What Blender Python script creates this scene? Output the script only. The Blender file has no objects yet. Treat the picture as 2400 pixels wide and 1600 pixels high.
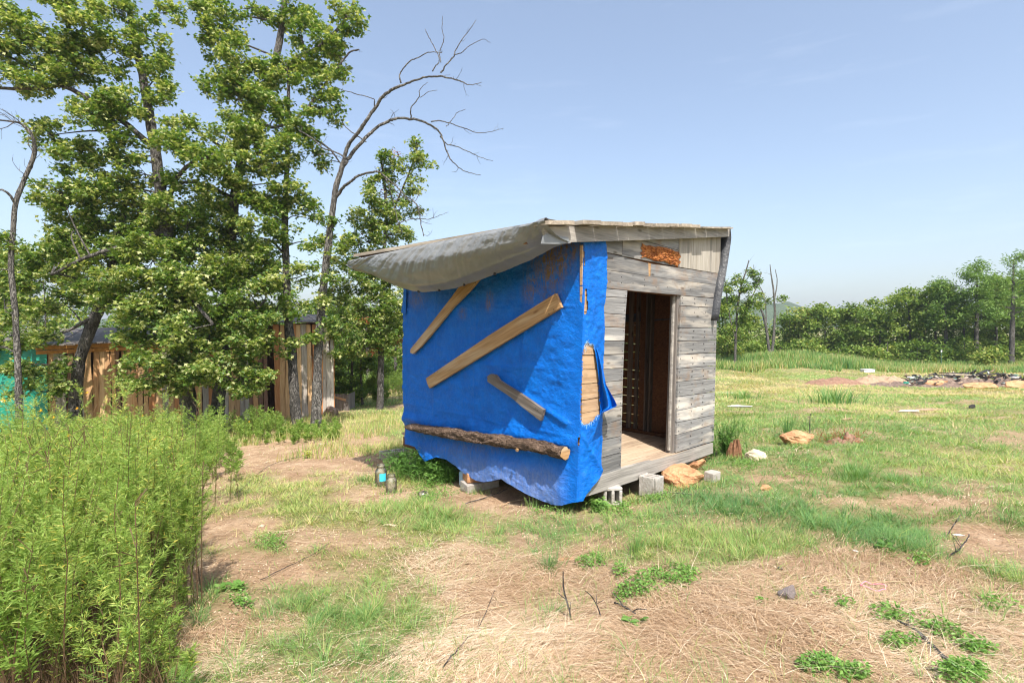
import bpy, math, random
import numpy as np
from mathutils import Vector, Matrix
random.seed(7)
rng = np.random.default_rng(11)
SC = bpy.context.scene
COL = SC.collection

# ------------------------------------------------------------------ camera
F = 1250.0                       # focal length in pixels of a 2400 px wide picture
CAM = np.array([0.0, 0.0, 1.55])
PITCH = math.atan(30 / F)
cd = bpy.data.cameras.new('camera')
cd.sensor_width = 36.0
cd.lens = 36.0 * F / 2400
cd.clip_start = 0.05
cd.clip_end = 4000
co = bpy.data.objects.new('camera', cd)
COL.objects.link(co)
co.location = CAM
co.rotation_euler = (math.pi / 2 - PITCH, 0, 0)
SC.camera = co

# ------------------------------------------------------------------ sun, sky, exposure
D = Vector((-0.19, .665, -1.0)).normalized()          # the way the light travels
el = math.asin(-D.z)
az = math.atan2(-D.x, -D.y)
ld = bpy.data.lights.new('sun', 'SUN')
ld.energy = 5.0
ld.angle = math.radians(0.55)
ld.color = (1.0, 0.95, 0.87)
lo = bpy.data.objects.new('sun', ld)
COL.objects.link(lo)
lo.location = (5, -8, 14)
lo.rotation_euler = D.to_track_quat('-Z', 'Y').to_euler()
W = bpy.data.worlds.new('World')
SC.world = W
W.use_nodes = True
wn, wl = W.node_tree.nodes, W.node_tree.links
wn.clear()
sky = wn.new('ShaderNodeTexSky')
sky.sky_type = 'NISHITA'
sky.sun_disc = False
sky.sun_elevation = el
sky.sun_rotation = az
sky.altitude = 100
sky.air_density = 1.0
sky.dust_density = 2.8
sky.ozone_density = 1.0
bg = wn.new('ShaderNodeBackground')
bg.inputs[1].default_value = 0.15
wo = wn.new('ShaderNodeOutputWorld')
# faint wisps of high cloud over the whole sky
wt = wn.new('ShaderNodeTexCoord'); wm = wn.new('ShaderNodeMapping'); wm.inputs['Scale'].default_value = (2.2, 2.2, 16)
wz = wn.new('ShaderNodeTexNoise'); wz.inputs['Scale'].default_value = 1.6; wz.inputs['Detail'].default_value = 6; wz.inputs['Roughness'].default_value = .6
wr = wn.new('ShaderNodeValToRGB'); wr.color_ramp.elements[0].position = .58; wr.color_ramp.elements[1].position = .90
wr.color_ramp.elements[1].color = (.20, .20, .20, 1); wr.color_ramp.elements[0].color = (.08, .08, .08, 1)
wx = wn.new('ShaderNodeMix'); wx.data_type = 'RGBA'; wx.inputs[7].default_value = (6.2, 6.6, 7.0, 1)
wl.new(wt.outputs['Generated'], wm.inputs[0]); wl.new(wm.outputs[0], wz.inputs['Vector']); wl.new(wz.outputs['Fac'], wr.inputs[0])
wl.new(wr.outputs[0], wx.inputs[0]); wl.new(sky.outputs[0], wx.inputs[6]); wl.new(wx.outputs[2], bg.inputs[0])
wl.new(bg.outputs[0], wo.inputs[0])
SC.view_settings.view_transform = 'Standard'
SC.view_settings.look = 'None'
SC.view_settings.gamma = 1.0
SC.view_settings.use_curve_mapping = False
SC.view_settings.exposure = 0.66
SC.cycles.filter_width = 1.15
SC.cycles.use_denoising = True
SC.cycles.max_bounces = 6
SC.cycles.diffuse_bounces = 3
SC.cycles.glossy_bounces = 3
SC.cycles.transmission_bounces = 6
SC.cycles.transparent_max_bounces = 8

# ------------------------------------------------------------------ numpy helpers
def hsh(ix, iy, iz, seed=0):
    n = (ix * 374761393 + iy * 668265263 + iz * 2147483647 + seed * 144665) & 0x7fffffff
    n = ((n ^ (n >> 13)) * 1274126177) & 0x7fffffff
    n = ((n ^ (n >> 16)) * 668265263) & 0x7fffffff
    return ((n ^ (n >> 15)) & 0xffffff) / float(0xffffff)

def vnoise(x, y, z=0.0, seed=0):
    x, y, z = np.broadcast_arrays(np.asarray(x, float), np.asarray(y, float), np.asarray(z, float))
    ix, iy, iz = np.floor(x).astype(np.int64), np.floor(y).astype(np.int64), np.floor(z).astype(np.int64)
    fx, fy, fz = x - ix, y - iy, z - iz
    fx, fy, fz = [f * f * (3 - 2 * f) for f in (fx, fy, fz)]
    r = 0
    for dx in (0, 1):
        for dy in (0, 1):
            for dz in (0, 1):
                w = (fx if dx else 1 - fx) * (fy if dy else 1 - fy) * (fz if dz else 1 - fz)
                r = r + w * hsh(ix + dx, iy + dy, iz + dz, seed)
    return r * 2 - 1

def fbm(x, y, z=0.0, o=4, seed=0):
    r, a, s = 0, 0.5, 1.0
    for k in range(o):
        r = r + a * vnoise(np.asarray(x) * s, np.asarray(y) * s, np.asarray(z) * s, seed + k)
        a *= .5
        s *= 2.03
    return r

def nrm(v):
    return v / np.maximum(np.linalg.norm(v, axis=-1, keepdims=True), 1e-9)

def sstep(a, b, x):
    t = np.clip((np.asarray(x, float) - a) / (b - a), 0, 1)
    return t * t * (3 - 2 * t)

# picture pixel (2400 x 1600) -> ray, and back
FW = np.array([0, math.cos(PITCH), -math.sin(PITCH)])
UP = np.array([0, math.sin(PITCH), math.cos(PITCH)])
RT = np.array([1.0, 0, 0])
def ray(px, py):
    px, py = np.asarray(px, float), np.asarray(py, float)
    return FW * F + RT * (px[..., None] - 1200) + UP * (800 - py[..., None])
def at(px, py, y):
    """the place seen at that pixel, y metres in front of the camera"""
    r = ray(px, py)
    return CAM + r * (np.asarray(y, float)[..., None] / r[..., 1:2])
def proj(P):
    v = P - CAM
    f = np.maximum(v @ FW, 1e-3)
    return 1200 + F * (v @ RT) / f, 800 - F * (v @ UP) / f

# ------------------------------------------------------------------ terrain
def ground_z(x, y):
    x, y = np.asarray(x, float), np.asarray(y, float)
    base = .08 + .056 * np.clip(x, -7, 5) * sstep(-6, 2, y) * (1 - sstep(25, 60, y) * .5 * (x < 0))
    prof = np.interp(y, [-30, -3, 20, 50, 90, 400, 1500], [.16, .157, -1.05, -2.0, -2.3, 1.5, 8.0])
    r = np.sqrt(x * x + y * y)
    b = .045 * vnoise(x * .9, y * .9, seed=3) + .026 * vnoise(x * 2.7, y * 2.7, seed=4) + .010 * vnoise(x * 6.5, y * 6.5, seed=6)
    b = b * sstep(0, 2, r) + .12 * sstep(9, 30, y) * vnoise(x * .18, y * .18, seed=5)
    # low overgrown bank at the far left of the meadow
    u = x / np.maximum(y, 1)
    bank = np.exp(-((u - .53) / .14) ** 2) * np.exp(-((y - 36) / 5) ** 2) * .75
    return base + prof + b + bank

def gnd(px, py):
    r = ray(px, py)
    r = r / r[1]
    lo_, hi = .5, .5
    for k in range(400):
        hi = lo_ * 1.02 + .01
        p = CAM + r * hi
        if p[2] < ground_z(p[0], p[1]):
            break
        lo_ = hi
    for k in range(25):
        m = (lo_ + hi) / 2
        p = CAM + r * m
        if p[2] < ground_z(p[0], p[1]):
            hi = m
        else:
            lo_ = m
    p = CAM + r * hi
    p[2] = ground_z(p[0], p[1])
    return p

# ------------------------------------------------------------------ object helpers
def setp(o, label=None, cat=None, group=None, kind=None):
    if label: o['label'] = label
    if cat: o['category'] = cat
    if group: o['group'] = group
    if kind: o['kind'] = kind
    return o

def empty(name, loc, label=None, cat=None, group=None, kind=None):
    o = bpy.data.objects.new(name, None)
    COL.objects.link(o)
    o.location = [float(c) for c in loc]
    o.empty_display_size = .2
    return setp(o, label, cat, group, kind)

def mk(name, V, Fs, mat, parent=None, attrs=None, smooth=False, loc=None):
    """V (n,3); Fs: list of int arrays (m,k) - faces of k corners; attrs: {name: float per vertex}"""
    V = np.asarray(V, float)
    if loc is not None:
        V = V - np.asarray(loc, float)
    if isinstance(Fs, np.ndarray):
        Fs = [Fs]
    Fs = [np.asarray(f, np.int32) for f in Fs if len(f)]
    me = bpy.data.meshes.new(name)
    me.vertices.add(len(V))
    me.vertices.foreach_set('co', V.astype(np.float32).ravel())
    loops = np.concatenate([f.ravel() for f in Fs])
    tot = np.concatenate([np.full(len(f), f.shape[1], np.int32) for f in Fs])
    st = np.concatenate([[0], np.cumsum(tot)[:-1]]).astype(np.int32)
    me.loops.add(len(loops))
    me.loops.foreach_set('vertex_index', loops)
    me.polygons.add(len(tot))
    me.polygons.foreach_set('loop_start', st)
    me.polygons.foreach_set('loop_total', tot)
    me.polygons.foreach_set('use_smooth', np.full(len(tot), smooth))
    if attrs:
        for k, a in attrs.items():
            at_ = me.attributes.new(k, 'FLOAT', 'POINT')
            at_.data.foreach_set('value', np.asarray(a, np.float32))
    me.update(calc_edges=True)
    if mat is not None:
        me.materials.append(mat)
    o = bpy.data.objects.new(name, me)
    COL.objects.link(o)
    if loc is not None:
        o.location = [float(c) for c in loc]
    if parent is not None:
        o.parent = parent
    return o

class MB:
    def __init__(s):
        s.V, s.F, s.n, s.A = [], {}, 0, []
    def add(s, V, Fs, tint=None):
        V = np.asarray(V, float)
        if isinstance(Fs, np.ndarray): Fs = [Fs]
        for f in Fs:
            f = np.asarray(f)
            s.F.setdefault(f.shape[1], []).append(f + s.n)
        s.V.append(V)
        s.A.append(np.full(len(V), .5 if tint is None else 0.) + (0 if tint is None else tint))
        s.n += len(V)
        return s
    def out(s, name, mat, parent=None, smooth=False, loc=None):
        return mk(name, np.concatenate(s.V), [np.concatenate(f) for f in s.F.values()], mat, parent,
                  {'tint': np.concatenate(s.A)}, smooth, loc)

BOXF = np.array([[0, 3, 2, 1], [4, 5, 6, 7], [0, 1, 5, 4], [1, 2, 6, 5], [2, 3, 7, 6], [3, 0, 4, 7]])
def box(c, sx, sy, sz, R=None, jit=0):
    v = np.array([[-1, -1, -1], [1, -1, -1], [1, 1, -1], [-1, 1, -1], [-1, -1, 1], [1, -1, 1], [1, 1, 1], [-1, 1, 1]]) * .5
    v = v * [sx, sy, sz]
    if jit: v = v + rng.normal(0, jit, v.shape)
    if R is not None: v = v @ np.asarray(R).T
    return v + np.asarray(c, float), BOXF

def prism(front, back):
    """front/back: (n,3) rings"""
    front, back = np.asarray(front, float), np.asarray(back, float)
    n = len(front)
    V = np.concatenate([front, back])
    sides = np.array([[i, (i + 1) % n, n + (i + 1) % n, n + i] for i in range(n)])
    return V, [np.arange(n)[None, :][:, ::-1], np.arange(n, 2 * n)[None, :], sides]

def crom(P, n):
    P = np.asarray(P, float)
    Q = np.concatenate([[2 * P[0] - P[1]], P, [2 * P[-1] - P[-2]]])
    out = []
    for i in range(len(P) - 1):
        p0, p1, p2, p3 = Q[i], Q[i + 1], Q[i + 2], Q[i + 3]
        for t in np.linspace(0, 1, n, endpoint=False):
            out.append(.5 * ((2 * p1) + (-p0 + p2) * t + (2 * p0 - 5 * p1 + 4 * p2 - p3) * t * t + (-p0 + 3 * p1 - 3 * p2 + p3) * t ** 3))
    out.append(P[-1])
    return np.array(out)

def tube(P, R, k=8, rough=0, cap=True, seed=0):
    P, R = np.asarray(P, float), np.asarray(R, float)
    n = len(P)
    T = nrm(np.gradient(P, axis=0))
    ref = np.array([0.3, 0.2, 1.0]) if abs(T[:, 2]).mean() < .7 else np.array([1.0, .2, .1])
    A = nrm(np.cross(T, ref))
    B = np.cross(T, A)
    th = np.linspace(0, 2 * np.pi, k, endpoint=False)
    rr = R[:, None] * np.ones(k)
    if rough:
        s = np.cumsum(np.r_[0, np.linalg.norm(np.diff(P, axis=0), axis=1)])
        rr = rr * (1 + rough * (vnoise(s[:, None] * 6, np.cos(th)[None] * 2.2 + 5, np.sin(th)[None] * 2.2, seed) +
                                .6 * vnoise(s[:, None] * 19, np.cos(th)[None] * 5 + 5, np.sin(th)[None] * 5, seed + 1)))
    V = P[:, None] + rr[..., None] * (np.cos(th)[None, :, None] * A[:, None] + np.sin(th)[None, :, None] * B[:, None])
    V = V.reshape(-1, 3)
    i = np.arange(n - 1)[:, None] * k
    j = np.arange(k)[None]
    Fq = np.stack([i + j, i + (j + 1) % k, i + k + (j + 1) % k, i + k + j], -1).reshape(-1, 4)
    fs = [Fq]
    if cap:
        fs += [np.arange(k)[None, ::-1], (np.arange(k) + (n - 1) * k)[None]]
    return V, fs

def gridmesh(P, keep=None):
    n, m = P.shape[:2]
    idx = np.arange(n * m).reshape(n, m)
    Fq = np.stack([idx[:-1, :-1], idx[1:, :-1], idx[1:, 1:], idx[:-1, 1:]], -1)
    if keep is not None:
        Fq = Fq[keep]
    return P.reshape(-1, 3), Fq.reshape(-1, 4)

def inpoly(x, y, poly):
    poly = np.asarray(poly, float)
    r = np.zeros(np.shape(x), bool)
    for i in range(len(poly)):
        x1, y1 = poly[i]; x2, y2 = poly[(i + 1) % len(poly)]
        if y1 == y2: continue
        c = ((y1 > y) != (y2 > y)) & (x < (x2 - x1) * (y - y1) / (y2 - y1) + x1)
        r ^= c
    return r

# ------------------------------------------------------------------ materials
class N:
    def __init__(s, name):
        s.m = bpy.data.materials.new(name)
        s.m.use_nodes = True
        s.t = s.m.node_tree
        s.n, s.l = s.t.nodes, s.t.links
        s.n.clear()
        s.o = s.n.new('ShaderNodeOutputMaterial')
        s.p = s.n.new('ShaderNodeBsdfPrincipled')
        s.l.new(s.p.outputs[0], s.o.inputs[0])
        s.tc = s.n.new('ShaderNodeTexCoord').outputs['Object']
    def set(s, **k):
        for a, v in k.items():
            i = s.p.inputs[a.replace('_', ' ')]
            if isinstance(v, bpy.types.NodeSocket): s.l.new(v, i)
            else: i.default_value = v if not isinstance(v, tuple) else tuple(v) + (1,) * (4 - len(v))
        return s
    def mapv(s, scale, rnd=True, src=None):
        mp = s.n.new('ShaderNodeMapping')
        mp.inputs['Scale'].default_value = scale if isinstance(scale, tuple) else (scale,) * 3
        s.l.new(src or s.tc, mp.inputs['Vector'])
        if rnd:
            oi = s.n.new('ShaderNodeObjectInfo')
            mul = s.n.new('ShaderNodeVectorMath'); mul.operation = 'MULTIPLY'
            cb = s.n.new('ShaderNodeCombineXYZ')
            for q in range(3): s.l.new(oi.outputs['Random'], cb.inputs[q])
            s.l.new(cb.outputs[0], mul.inputs[0])
            mul.inputs[1].default_value = (57, 91, 73)
            s.l.new(mul.outputs[0], mp.inputs['Location'])
        return mp.outputs[0]
    def noise(s, scale, detail=4, rough=.6, vec=None, dist=0, rnd=True):
        t = s.n.new('ShaderNodeTexNoise')
        t.inputs['Scale'].default_value = 1
        t.inputs['Detail'].default_value = detail
        t.inputs['Roughness'].default_value = rough
        t.inputs['Distortion'].default_value = dist
        s.l.new(vec or s.mapv(scale, rnd), t.inputs['Vector'])
        return t.outputs['Fac']
    def ramp(s, fac, stops):
        r = s.n.new('ShaderNodeValToRGB')
        e = r.color_ramp.elements
        while len(e) < len(stops): e.new(.5)
        for q, (p, c) in enumerate(stops):
            e[q].position = p
            e[q].color = (c if isinstance(c, tuple) else (c, c, c)) + (1,)
        s.l.new(fac, r.inputs[0])
        return r.outputs[0]
    def mix(s, fac, a, b, mode='MIX'):
        m = s.n.new('ShaderNodeMix'); m.data_type = 'RGBA'; m.blend_type = mode
        for v, i in ((fac, m.inputs[0]), (a, m.inputs[6]), (b, m.inputs[7])):
            if isinstance(v, bpy.types.NodeSocket): s.l.new(v, i)
            elif isinstance(v, tuple): i.default_value = v + (1,)
            else: i.default_value = v
        return m.outputs[2]
    def math(s, op, a, b=0.0, clamp=False):
        m = s.n.new('ShaderNodeMath'); m.operation = op; m.use_clamp = clamp
        for v, i in ((a, m.inputs[0]), (b, m.inputs[1])):
            if isinstance(v, bpy.types.NodeSocket): s.l.new(v, i)
            else: i.default_value = v
        return m.outputs[0]
    def attr(s, name):
        a = s.n.new('ShaderNodeAttribute'); a.attribute_name = name
        return a.outputs['Fac']
    def rand(s):
        return s.n.new('ShaderNodeObjectInfo').outputs['Random']
    def bump(s, h, strength=.3, dist=.01):
        b = s.n.new('ShaderNodeBump')
        b.inputs['Strength'].default_value = strength
        b.inputs['Distance'].default_value = dist
        s.l.new(h, b.inputs['Height'])
        s.l.new(b.outputs[0], s.p.inputs['Normal'])
        return s

def wood(name, cols, axis='X', pale=None, pale_amt=.5, rough=.75, grain=1.0, var=.35, fresh=None):
    """cols: dark, mid, light (linear); axis: grain direction in object space"""
    a = N(name)
    sc = {'X': (1.5, 30, 38), 'Y': (30, 1.5, 38), 'Z': (30, 30, 1.5)}[axis]
    fine = {'X': (4, 90, 170), 'Y': (90, 4, 170), 'Z': (150, 150, 4)}[axis]
    big = {'X': (1.1, 7, 8), 'Y': (7, 1.1, 8), 'Z': (8, 8, 1.1)}[axis]
    g1 = a.noise(sc, 5, .65, dist=.6)
    g2 = a.noise(fine, 3, .6)
    g3 = a.noise(big, 3, .55)
    f = a.math('ADD', a.math('MULTIPLY', g1, .62), a.math('MULTIPLY', g2, .38))
    c = a.ramp(f, [(.30, cols[0]), (.5, cols[1]), (.70, cols[2])])
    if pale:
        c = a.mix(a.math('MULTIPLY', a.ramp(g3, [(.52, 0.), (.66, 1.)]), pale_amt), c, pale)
    v = a.math('ADD', a.math('MULTIPLY', a.rand(), var * 2), 1 - var)
    cb = a.n.new('ShaderNodeCombineXYZ')
    for q in range(3): a.l.new(v, cb.inputs[q])
    c = a.mix(1.0, c, cb.outputs[0], 'MULTIPLY')
    kn = a.n.new('ShaderNodeTexVoronoi')
    kn.inputs['Scale'].default_value = 1
    a.l.new(a.mapv({'X': (2.3, 7, 7), 'Y': (7, 2.3, 7), 'Z': (7, 7, 2.3)}[axis]), kn.inputs['Vector'])
    c = a.mix(a.ramp(kn.outputs['Distance'], [(.05, .75), (.12, 0.)]), c, (cols[0][0] * .7, cols[0][1] * .55, cols[0][2] * .4))
    if fresh:                                    # wood that stayed covered has kept its colour
        sx_ = a.n.new('ShaderNodeSeparateXYZ'); a.l.new(a.tc, sx_.inputs[0])
        fc = a.ramp(f, [(.3, (.30, .18, .09)), (.5, (.46, .30, .17)), (.7, (.58, .41, .25))])
        c = a.mix(a.ramp(a.math('MULTIPLY', sx_.outputs[0], 1.0), [(fresh - .01, 1.), (fresh + .01, 0.)]), c, fc)
        st_ = a.noise((2.2, 8, 3.0), 4, .7)
        c = a.mix(a.ramp(st_, [(.55, 0.), (.70, .6)]), c, (.25, .155, .09))
        c = a.mix(a.ramp(a.noise((3.5, 9, 16), 3, .6), [(.62, 0.), (.74, .6)]), c, (.11, .10, .098))
    a.set(Base_Color=c, Roughness=rough)
    a.p.inputs['Specular IOR Level'].default_value = .25
    a.bump(f, .7 * grain, .006)
    return a.m

M = {}
M['grey_wood'] = wood('weathered_grey_wood', ((.075, .073, .074), (.215, .210, .205), (.36, .355, .345)), 'X', (.60, .54, .46), .65, var=.28, fresh=.30)  # pale patches put light caught on cupped boards into the colour
M['slab_wood'] = wood('slab_wood', ((.05, .04, .032), (.15, .125, .105), (.29, .255, .215)), 'X', (.10, .07, .05), .6, grain=1.6, var=.02)
M['sill_wood'] = wood('sill_wood', ((.12, .112, .10), (.27, .25, .225), (.41, .385, .35)), 'X', (.54, .49, .42), .5, var=.08)
M['ply'] = wood('plywood', ((.22, .19, .15), (.38, .345, .29), (.50, .46, .40)), 'Z', (.13, .12, .11), .6, grain=.4, var=.05)
M['grey_wood_v'] = wood('weathered_upright_wood', ((.07, .06, .055), (.17, .15, .135), (.27, .24, .21)), 'Z', (.35, .31, .26), .4, var=.15)
M['roof_wood'] = wood('roof_board_wood', ((.13, .11, .09), (.31, .26, .2), (.47, .4, .31)), 'Y', (.56, .49, .39), .5, var=.25)
M['tan_wood'] = wood('fresh_tan_wood', ((.22, .12, .055), (.42, .25, .12), (.56, .37, .2)), 'X', None, var=.15)
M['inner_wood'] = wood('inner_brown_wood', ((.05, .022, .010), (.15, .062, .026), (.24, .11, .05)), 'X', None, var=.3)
M['stud_wood'] = wood('stud_wood', ((.06, .045, .035), (.13, .1, .08), (.2, .16, .12)), 'Z', None, var=.3)
M['floor_wood'] = wood('floor_wood', ((.22, .15, .1), (.44, .33, .23), (.58, .46, .34)), 'X', (.24, .17, .12), .5, var=.12)
M['board_wood'] = wood('nailed_board_wood', ((.2, .105, .042), (.40, .23, .10), (.56, .37, .19)), 'X', (.55, .42, .27), .6, var=.05)

def bark(name, c0, c1, c2, sc=9.0, moss=None, depth=.03):
    a = N(name)
    v = a.noise((sc * 2.2, sc * 2.2, sc * .55), 4, .6, dist=1.8)
    rid = a.math('ABSOLUTE', a.math('SUBTRACT', v, .5))
    n = a.noise((sc * 4, sc * 4, sc * 1.6), 6, .75)
    big = a.noise(1.6, 4, .7)
    h = a.math('ADD', a.ramp(rid, [(0., 0.), (.07, 1.)]), n)
    c = a.ramp(a.math('MULTIPLY', h, .62), [(.25, c0), (.62, c1), (.98, c2)])
    c = a.mix(a.ramp(big, [(.5, 0.), (.66, .5)]), c, moss or tuple(min(1, q * 1.5) for q in c2))
    a.set(Base_Color=c, Roughness=.9)
    a.p.inputs['Specular IOR Level'].default_value = .15
    a.bump(h, .9, depth)
    return a.m
M['bark'] = bark('oak_bark', (.022, .02, .018), (.085, .078, .07), (.19, .175, .16))
M['bark_pale'] = bark('pale_dead_bark', (.035, .032, .029), (.13, .12, .108), (.25, .235, .21), moss=(.09, .085, .078))
M['bark_log'] = bark('pine_log_bark', (.03, .018, .012), (.12, .078, .055), (.26, .18, .13), sc=20, moss=(.22, .17, .13), depth=.02)
M['bark_slab'] = bark('slab_bark', (.05, .035, .025), (.17, .13, .1), (.30, .25, .2), sc=16, moss=(.3, .26, .21), depth=.012)

def leafmat(name, stops, trans=.35, rough=.5, spec=.35, tr_col=1.5):
    a = N(name)
    c = a.ramp(a.attr('tint'), stops)  # pale share: young tips, with sunlit highlights put into the leaf colour
    a.set(Base_Color=c, Roughness=rough)
    a.p.inputs['Specular IOR Level'].default_value = spec
    t = a.n.new('ShaderNodeBsdfTranslucent')
    cc = a.mix(1.0, c, (tr_col, tr_col * 1.02, tr_col * .45), 'MULTIPLY')
    a.l.new(cc, t.inputs[0])
    mx = a.n.new('ShaderNodeMixShader')
    mx.inputs[0].default_value = trans
    a.l.new(a.p.outputs[0], mx.inputs[1])
    a.l.new(t.outputs[0], mx.inputs[2])
    a.l.new(mx.outputs[0], a.o.inputs[0])
    return a.m
M['oak_leaf'] = leafmat('oak_leaves', [(0, (.06, .12, .024)), (.35, (.12, .21, .042)), (.6, (.19, .26, .055)), (.76, (.38, .42, .14)), (1, (.62, .62, .34))], .42, .40, .40)
M['dead_leaf'] = leafmat('dead_leaves', [(0, (.16, .05, .02)), (.5, (.32, .10, .04)), (1, (.42, .2, .09))], .2)
M['far_leaf'] = leafmat('far_foliage', [(0, (.05, .10, .02)), (.35, (.10, .175, .032)), (.7, (.19, .27, .055)), (1, (.38, .38, .11))], .3, .6, .2)
M['pine_leaf'] = leafmat('pine_needles', [(0, (.05, .11, .02)), (.5, (.12, .22, .04)), (1, (.24, .34, .08))], .25, .5, .3)
M['weed_leaf'] = leafmat('weed_leaves', [(0, (.11, .065, .04)), (.14, (.20, .13, .075)), (.18, (.13, .23, .035)), (.55, (.26, .375, .08)), (.8, (.395, .475, .13)), (1, (.58, .48, .10))], .35, .5, .3)
M['grass'] = leafmat('grass_blades', [(0, (.09, .20, .07)), (.3, (.16, .30, .09)), (.55, (.24, .35, .10)), (.75, (.40, .43, .13)), (.86, (.52, .42, .22)), (1, (.60, .45, .27))], .3, .5, .3)
M['straw'] = leafmat('dry_straw', [(0, (.24, .13, .06)), (.3, (.42, .275, .16)), (.7, (.62, .455, .30)), (1, (.84, .71, .54))], .15, .6, .3, tr_col=1.0)
M['herb'] = leafmat('broadleaf_herb', [(0, (.07, .16, .03)), (.5, (.15, .29, .06)), (1, (.29, .44, .12))], .35, .45, .35)
M['flower'] = leafmat('yellow_flower', [(0, (.8, .4, .02)), (1, (.9, .6, .03))], .2)

# ground
a = N('meadow_ground')
dirt = a.ramp(a.noise(3.1, 8, .7, rnd=False), [(.3, (.26, .16, .095)), (.5, (.41, .275, .175)), (.68, (.55, .40, .27))])
fine = a.noise(34, 6, .75, rnd=False)
dirt = a.mix(a.ramp(fine, [(.36, .65), (.5, 0.)]), dirt, (.19, .12, .075))
dirt = a.mix(a.ramp(a.noise(90, 3, .6, rnd=False), [(.62, 0.), (.72, .6)]), dirt, (.66, .53, .40))
grn = a.ramp(a.noise((7, 7, 7), 7, .8, rnd=False), [(.3, (.07, .10, .035)), (.5, (.16, .20, .065)), (.7, (.30, .29, .11))])
strw = a.ramp(a.noise((26, 60, 20), 6, .75, rnd=False, dist=1.5), [(.3, (.17, .10, .055)), (.5, (.33, .215, .13)), (.7, (.50, .36, .235))])
c = a.mix(a.attr('straw'), dirt, strw)
c = a.mix(a.attr('green'), c, grn)
a.set(Base_Color=c, Roughness=.95)
a.p.inputs['Specular IOR Level'].default_value = .1
a.bump(a.math('ADD', a.noise(14, 8, .75, rnd=False), fine), .8, .03)
M['ground'] = a.m

# tarps
a = N('blue_tarpaulin')
dirtA = a.attr('dirt'); dust = a.attr('dust')
nz = a.noise((26, 26, 9), 6, .75, rnd=False, dist=1.2)
nb = a.noise(6, 5, .65, rnd=False)
blue = a.ramp(nb, [(.3, (.0, .105, .47)), (.7, (.0, .155, .62))])
scr = a.noise((5, 5, 90), 4, .7, rnd=False)
blue = a.mix(a.ramp(scr, [(.60, 0.), (.72, .35)]), blue, (.05, .30, .80))
blue = a.mix(a.math('MULTIPLY', dust, a.ramp(nz, [(.3, .25), (.6, 1.)])), blue, (.22, .28, .47))
blue = a.mix(a.math('MULTIPLY', dirtA, a.ramp(nz, [(.40, 0.), (.56, 1.)])), blue, (.20, .13, .065))
a.set(Base_Color=blue, Roughness=.42)
a.p.inputs['Specular IOR Level'].default_value = .28
w1 = a.n.new('ShaderNodeTexWave'); w1.inputs['Scale'].default_value = 52; w1.bands_direction = 'Z'
w1.inputs['Distortion'].default_value = 1.5; a.l.new(a.tc, w1.inputs['Vector'])
w2 = a.n.new('ShaderNodeTexWave'); w2.inputs['Scale'].default_value = 52; w2.bands_direction = 'DIAGONAL'
a.l.new(a.mapv((1, 1, 0), False), w2.inputs['Vector']); w2.inputs['Distortion'].default_value = 1.5
hh = a.math('ADD', a.math('MULTIPLY', a.math('ADD', w1.outputs['Fac'], w2.outputs['Fac']), .06),
            a.math('ADD', a.noise((24, 24, 42), 5, .65, rnd=False, dist=.8), a.math('MULTIPLY', a.noise((90, 90, 24), 3, .6, rnd=False), .35)))
a.bump(hh, .85, .013)
M['blue_tarp'] = a.m
a = N('grey_tarpaulin')
ng = a.noise(5, 5, .65, rnd=False)
c = a.ramp(ng, [(.3, (.19, .195, .195)), (.55, (.22, .228, .23)), (.75, (.26, .268, .272))])
c = a.mix(a.ramp(a.noise(2.2, 3, .6, rnd=False), [(.52, 0.), (.75, .3)]), c, (.20, .17, .11))
a.set(Base_Color=c, Roughness=.36, Metallic=.12)
a.bump(a.math('ADD', a.noise((30, 30, 30), 4, .6, rnd=False, dist=1.), a.math('MULTIPLY', w1.outputs['Fac'] if False else ng, .3)), .2, .006)
M['grey_tarp'] = a.m
a = N('green_tarpaulin')
a.set(Base_Color=a.ramp(a.noise(4, 4, .6, rnd=False), [(.3, (.01, .20, .14)), (.7, (.02, .34, .24))]), Roughness=.4)
a.bump(a.noise((10, 10, 22), 4, .6, rnd=False), .6, .03)
M['green_tarp'] = a.m
a = N('black_tar_paper')
a.set(Base_Color=a.ramp(a.noise(9, 4, .6), [(.35, (.012, .013, .016)), (.7, (.05, .054, .062))]), Roughness=.45)
a.bump(a.noise(14, 4, .6), .6, .02)
M['tar'] = a.m
# stone
def stone(name, stops, sc=6, layered=False, rough=.85):
    a = N(name)
    n1 = a.noise((sc, sc, sc * (3.5 if layered else 1)), 8, .7, dist=.5)
    n2 = a.noise(sc * 9, 4, .7)
    f = a.math('ADD', a.math('MULTIPLY', n1, .7), a.math('MULTIPLY', n2, .3))
    a.set(Base_Color=a.ramp(f, stops), Roughness=rough)
    a.p.inputs['Specular IOR Level'].default_value = .2
    a.bump(f, .9, .03)
    return a.m
M['sandstone'] = stone('orange_sandstone', [(.33, (.20, .09, .045)), (.48, (.47, .24, .12)), (.66, (.66, .42, .24))], 5, True)
M['concrete'] = stone('concrete_block', [(.34, (.13, .10, .075)), (.44, (.31, .275, .235)), (.58, (.44, .41, .375)), (.74, (.58, .56, .52))], 4.5)
M['grey_stone'] = stone('grey_brown_stone', [(.3, (.11, .09, .085)), (.6, (.22, .185, .175))], 9)
M['red_dirt'] = stone('red_dirt', [(.3, (.12, .065, .042)), (.5, (.24, .14, .095)), (.7, (.37, .25, .18))], 7)
M['tan_dirt'] = stone('tan_dirt', [(.3, (.2, .125, .08)), (.5, (.36, .245, .16)), (.7, (.50, .37, .26))], 7)
M['ash'] = stone('ash_dirt', [(.3, (.04, .03, .028)), (.5, (.17, .12, .095)), (.7, (.36, .27, .21))], 8)
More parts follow.
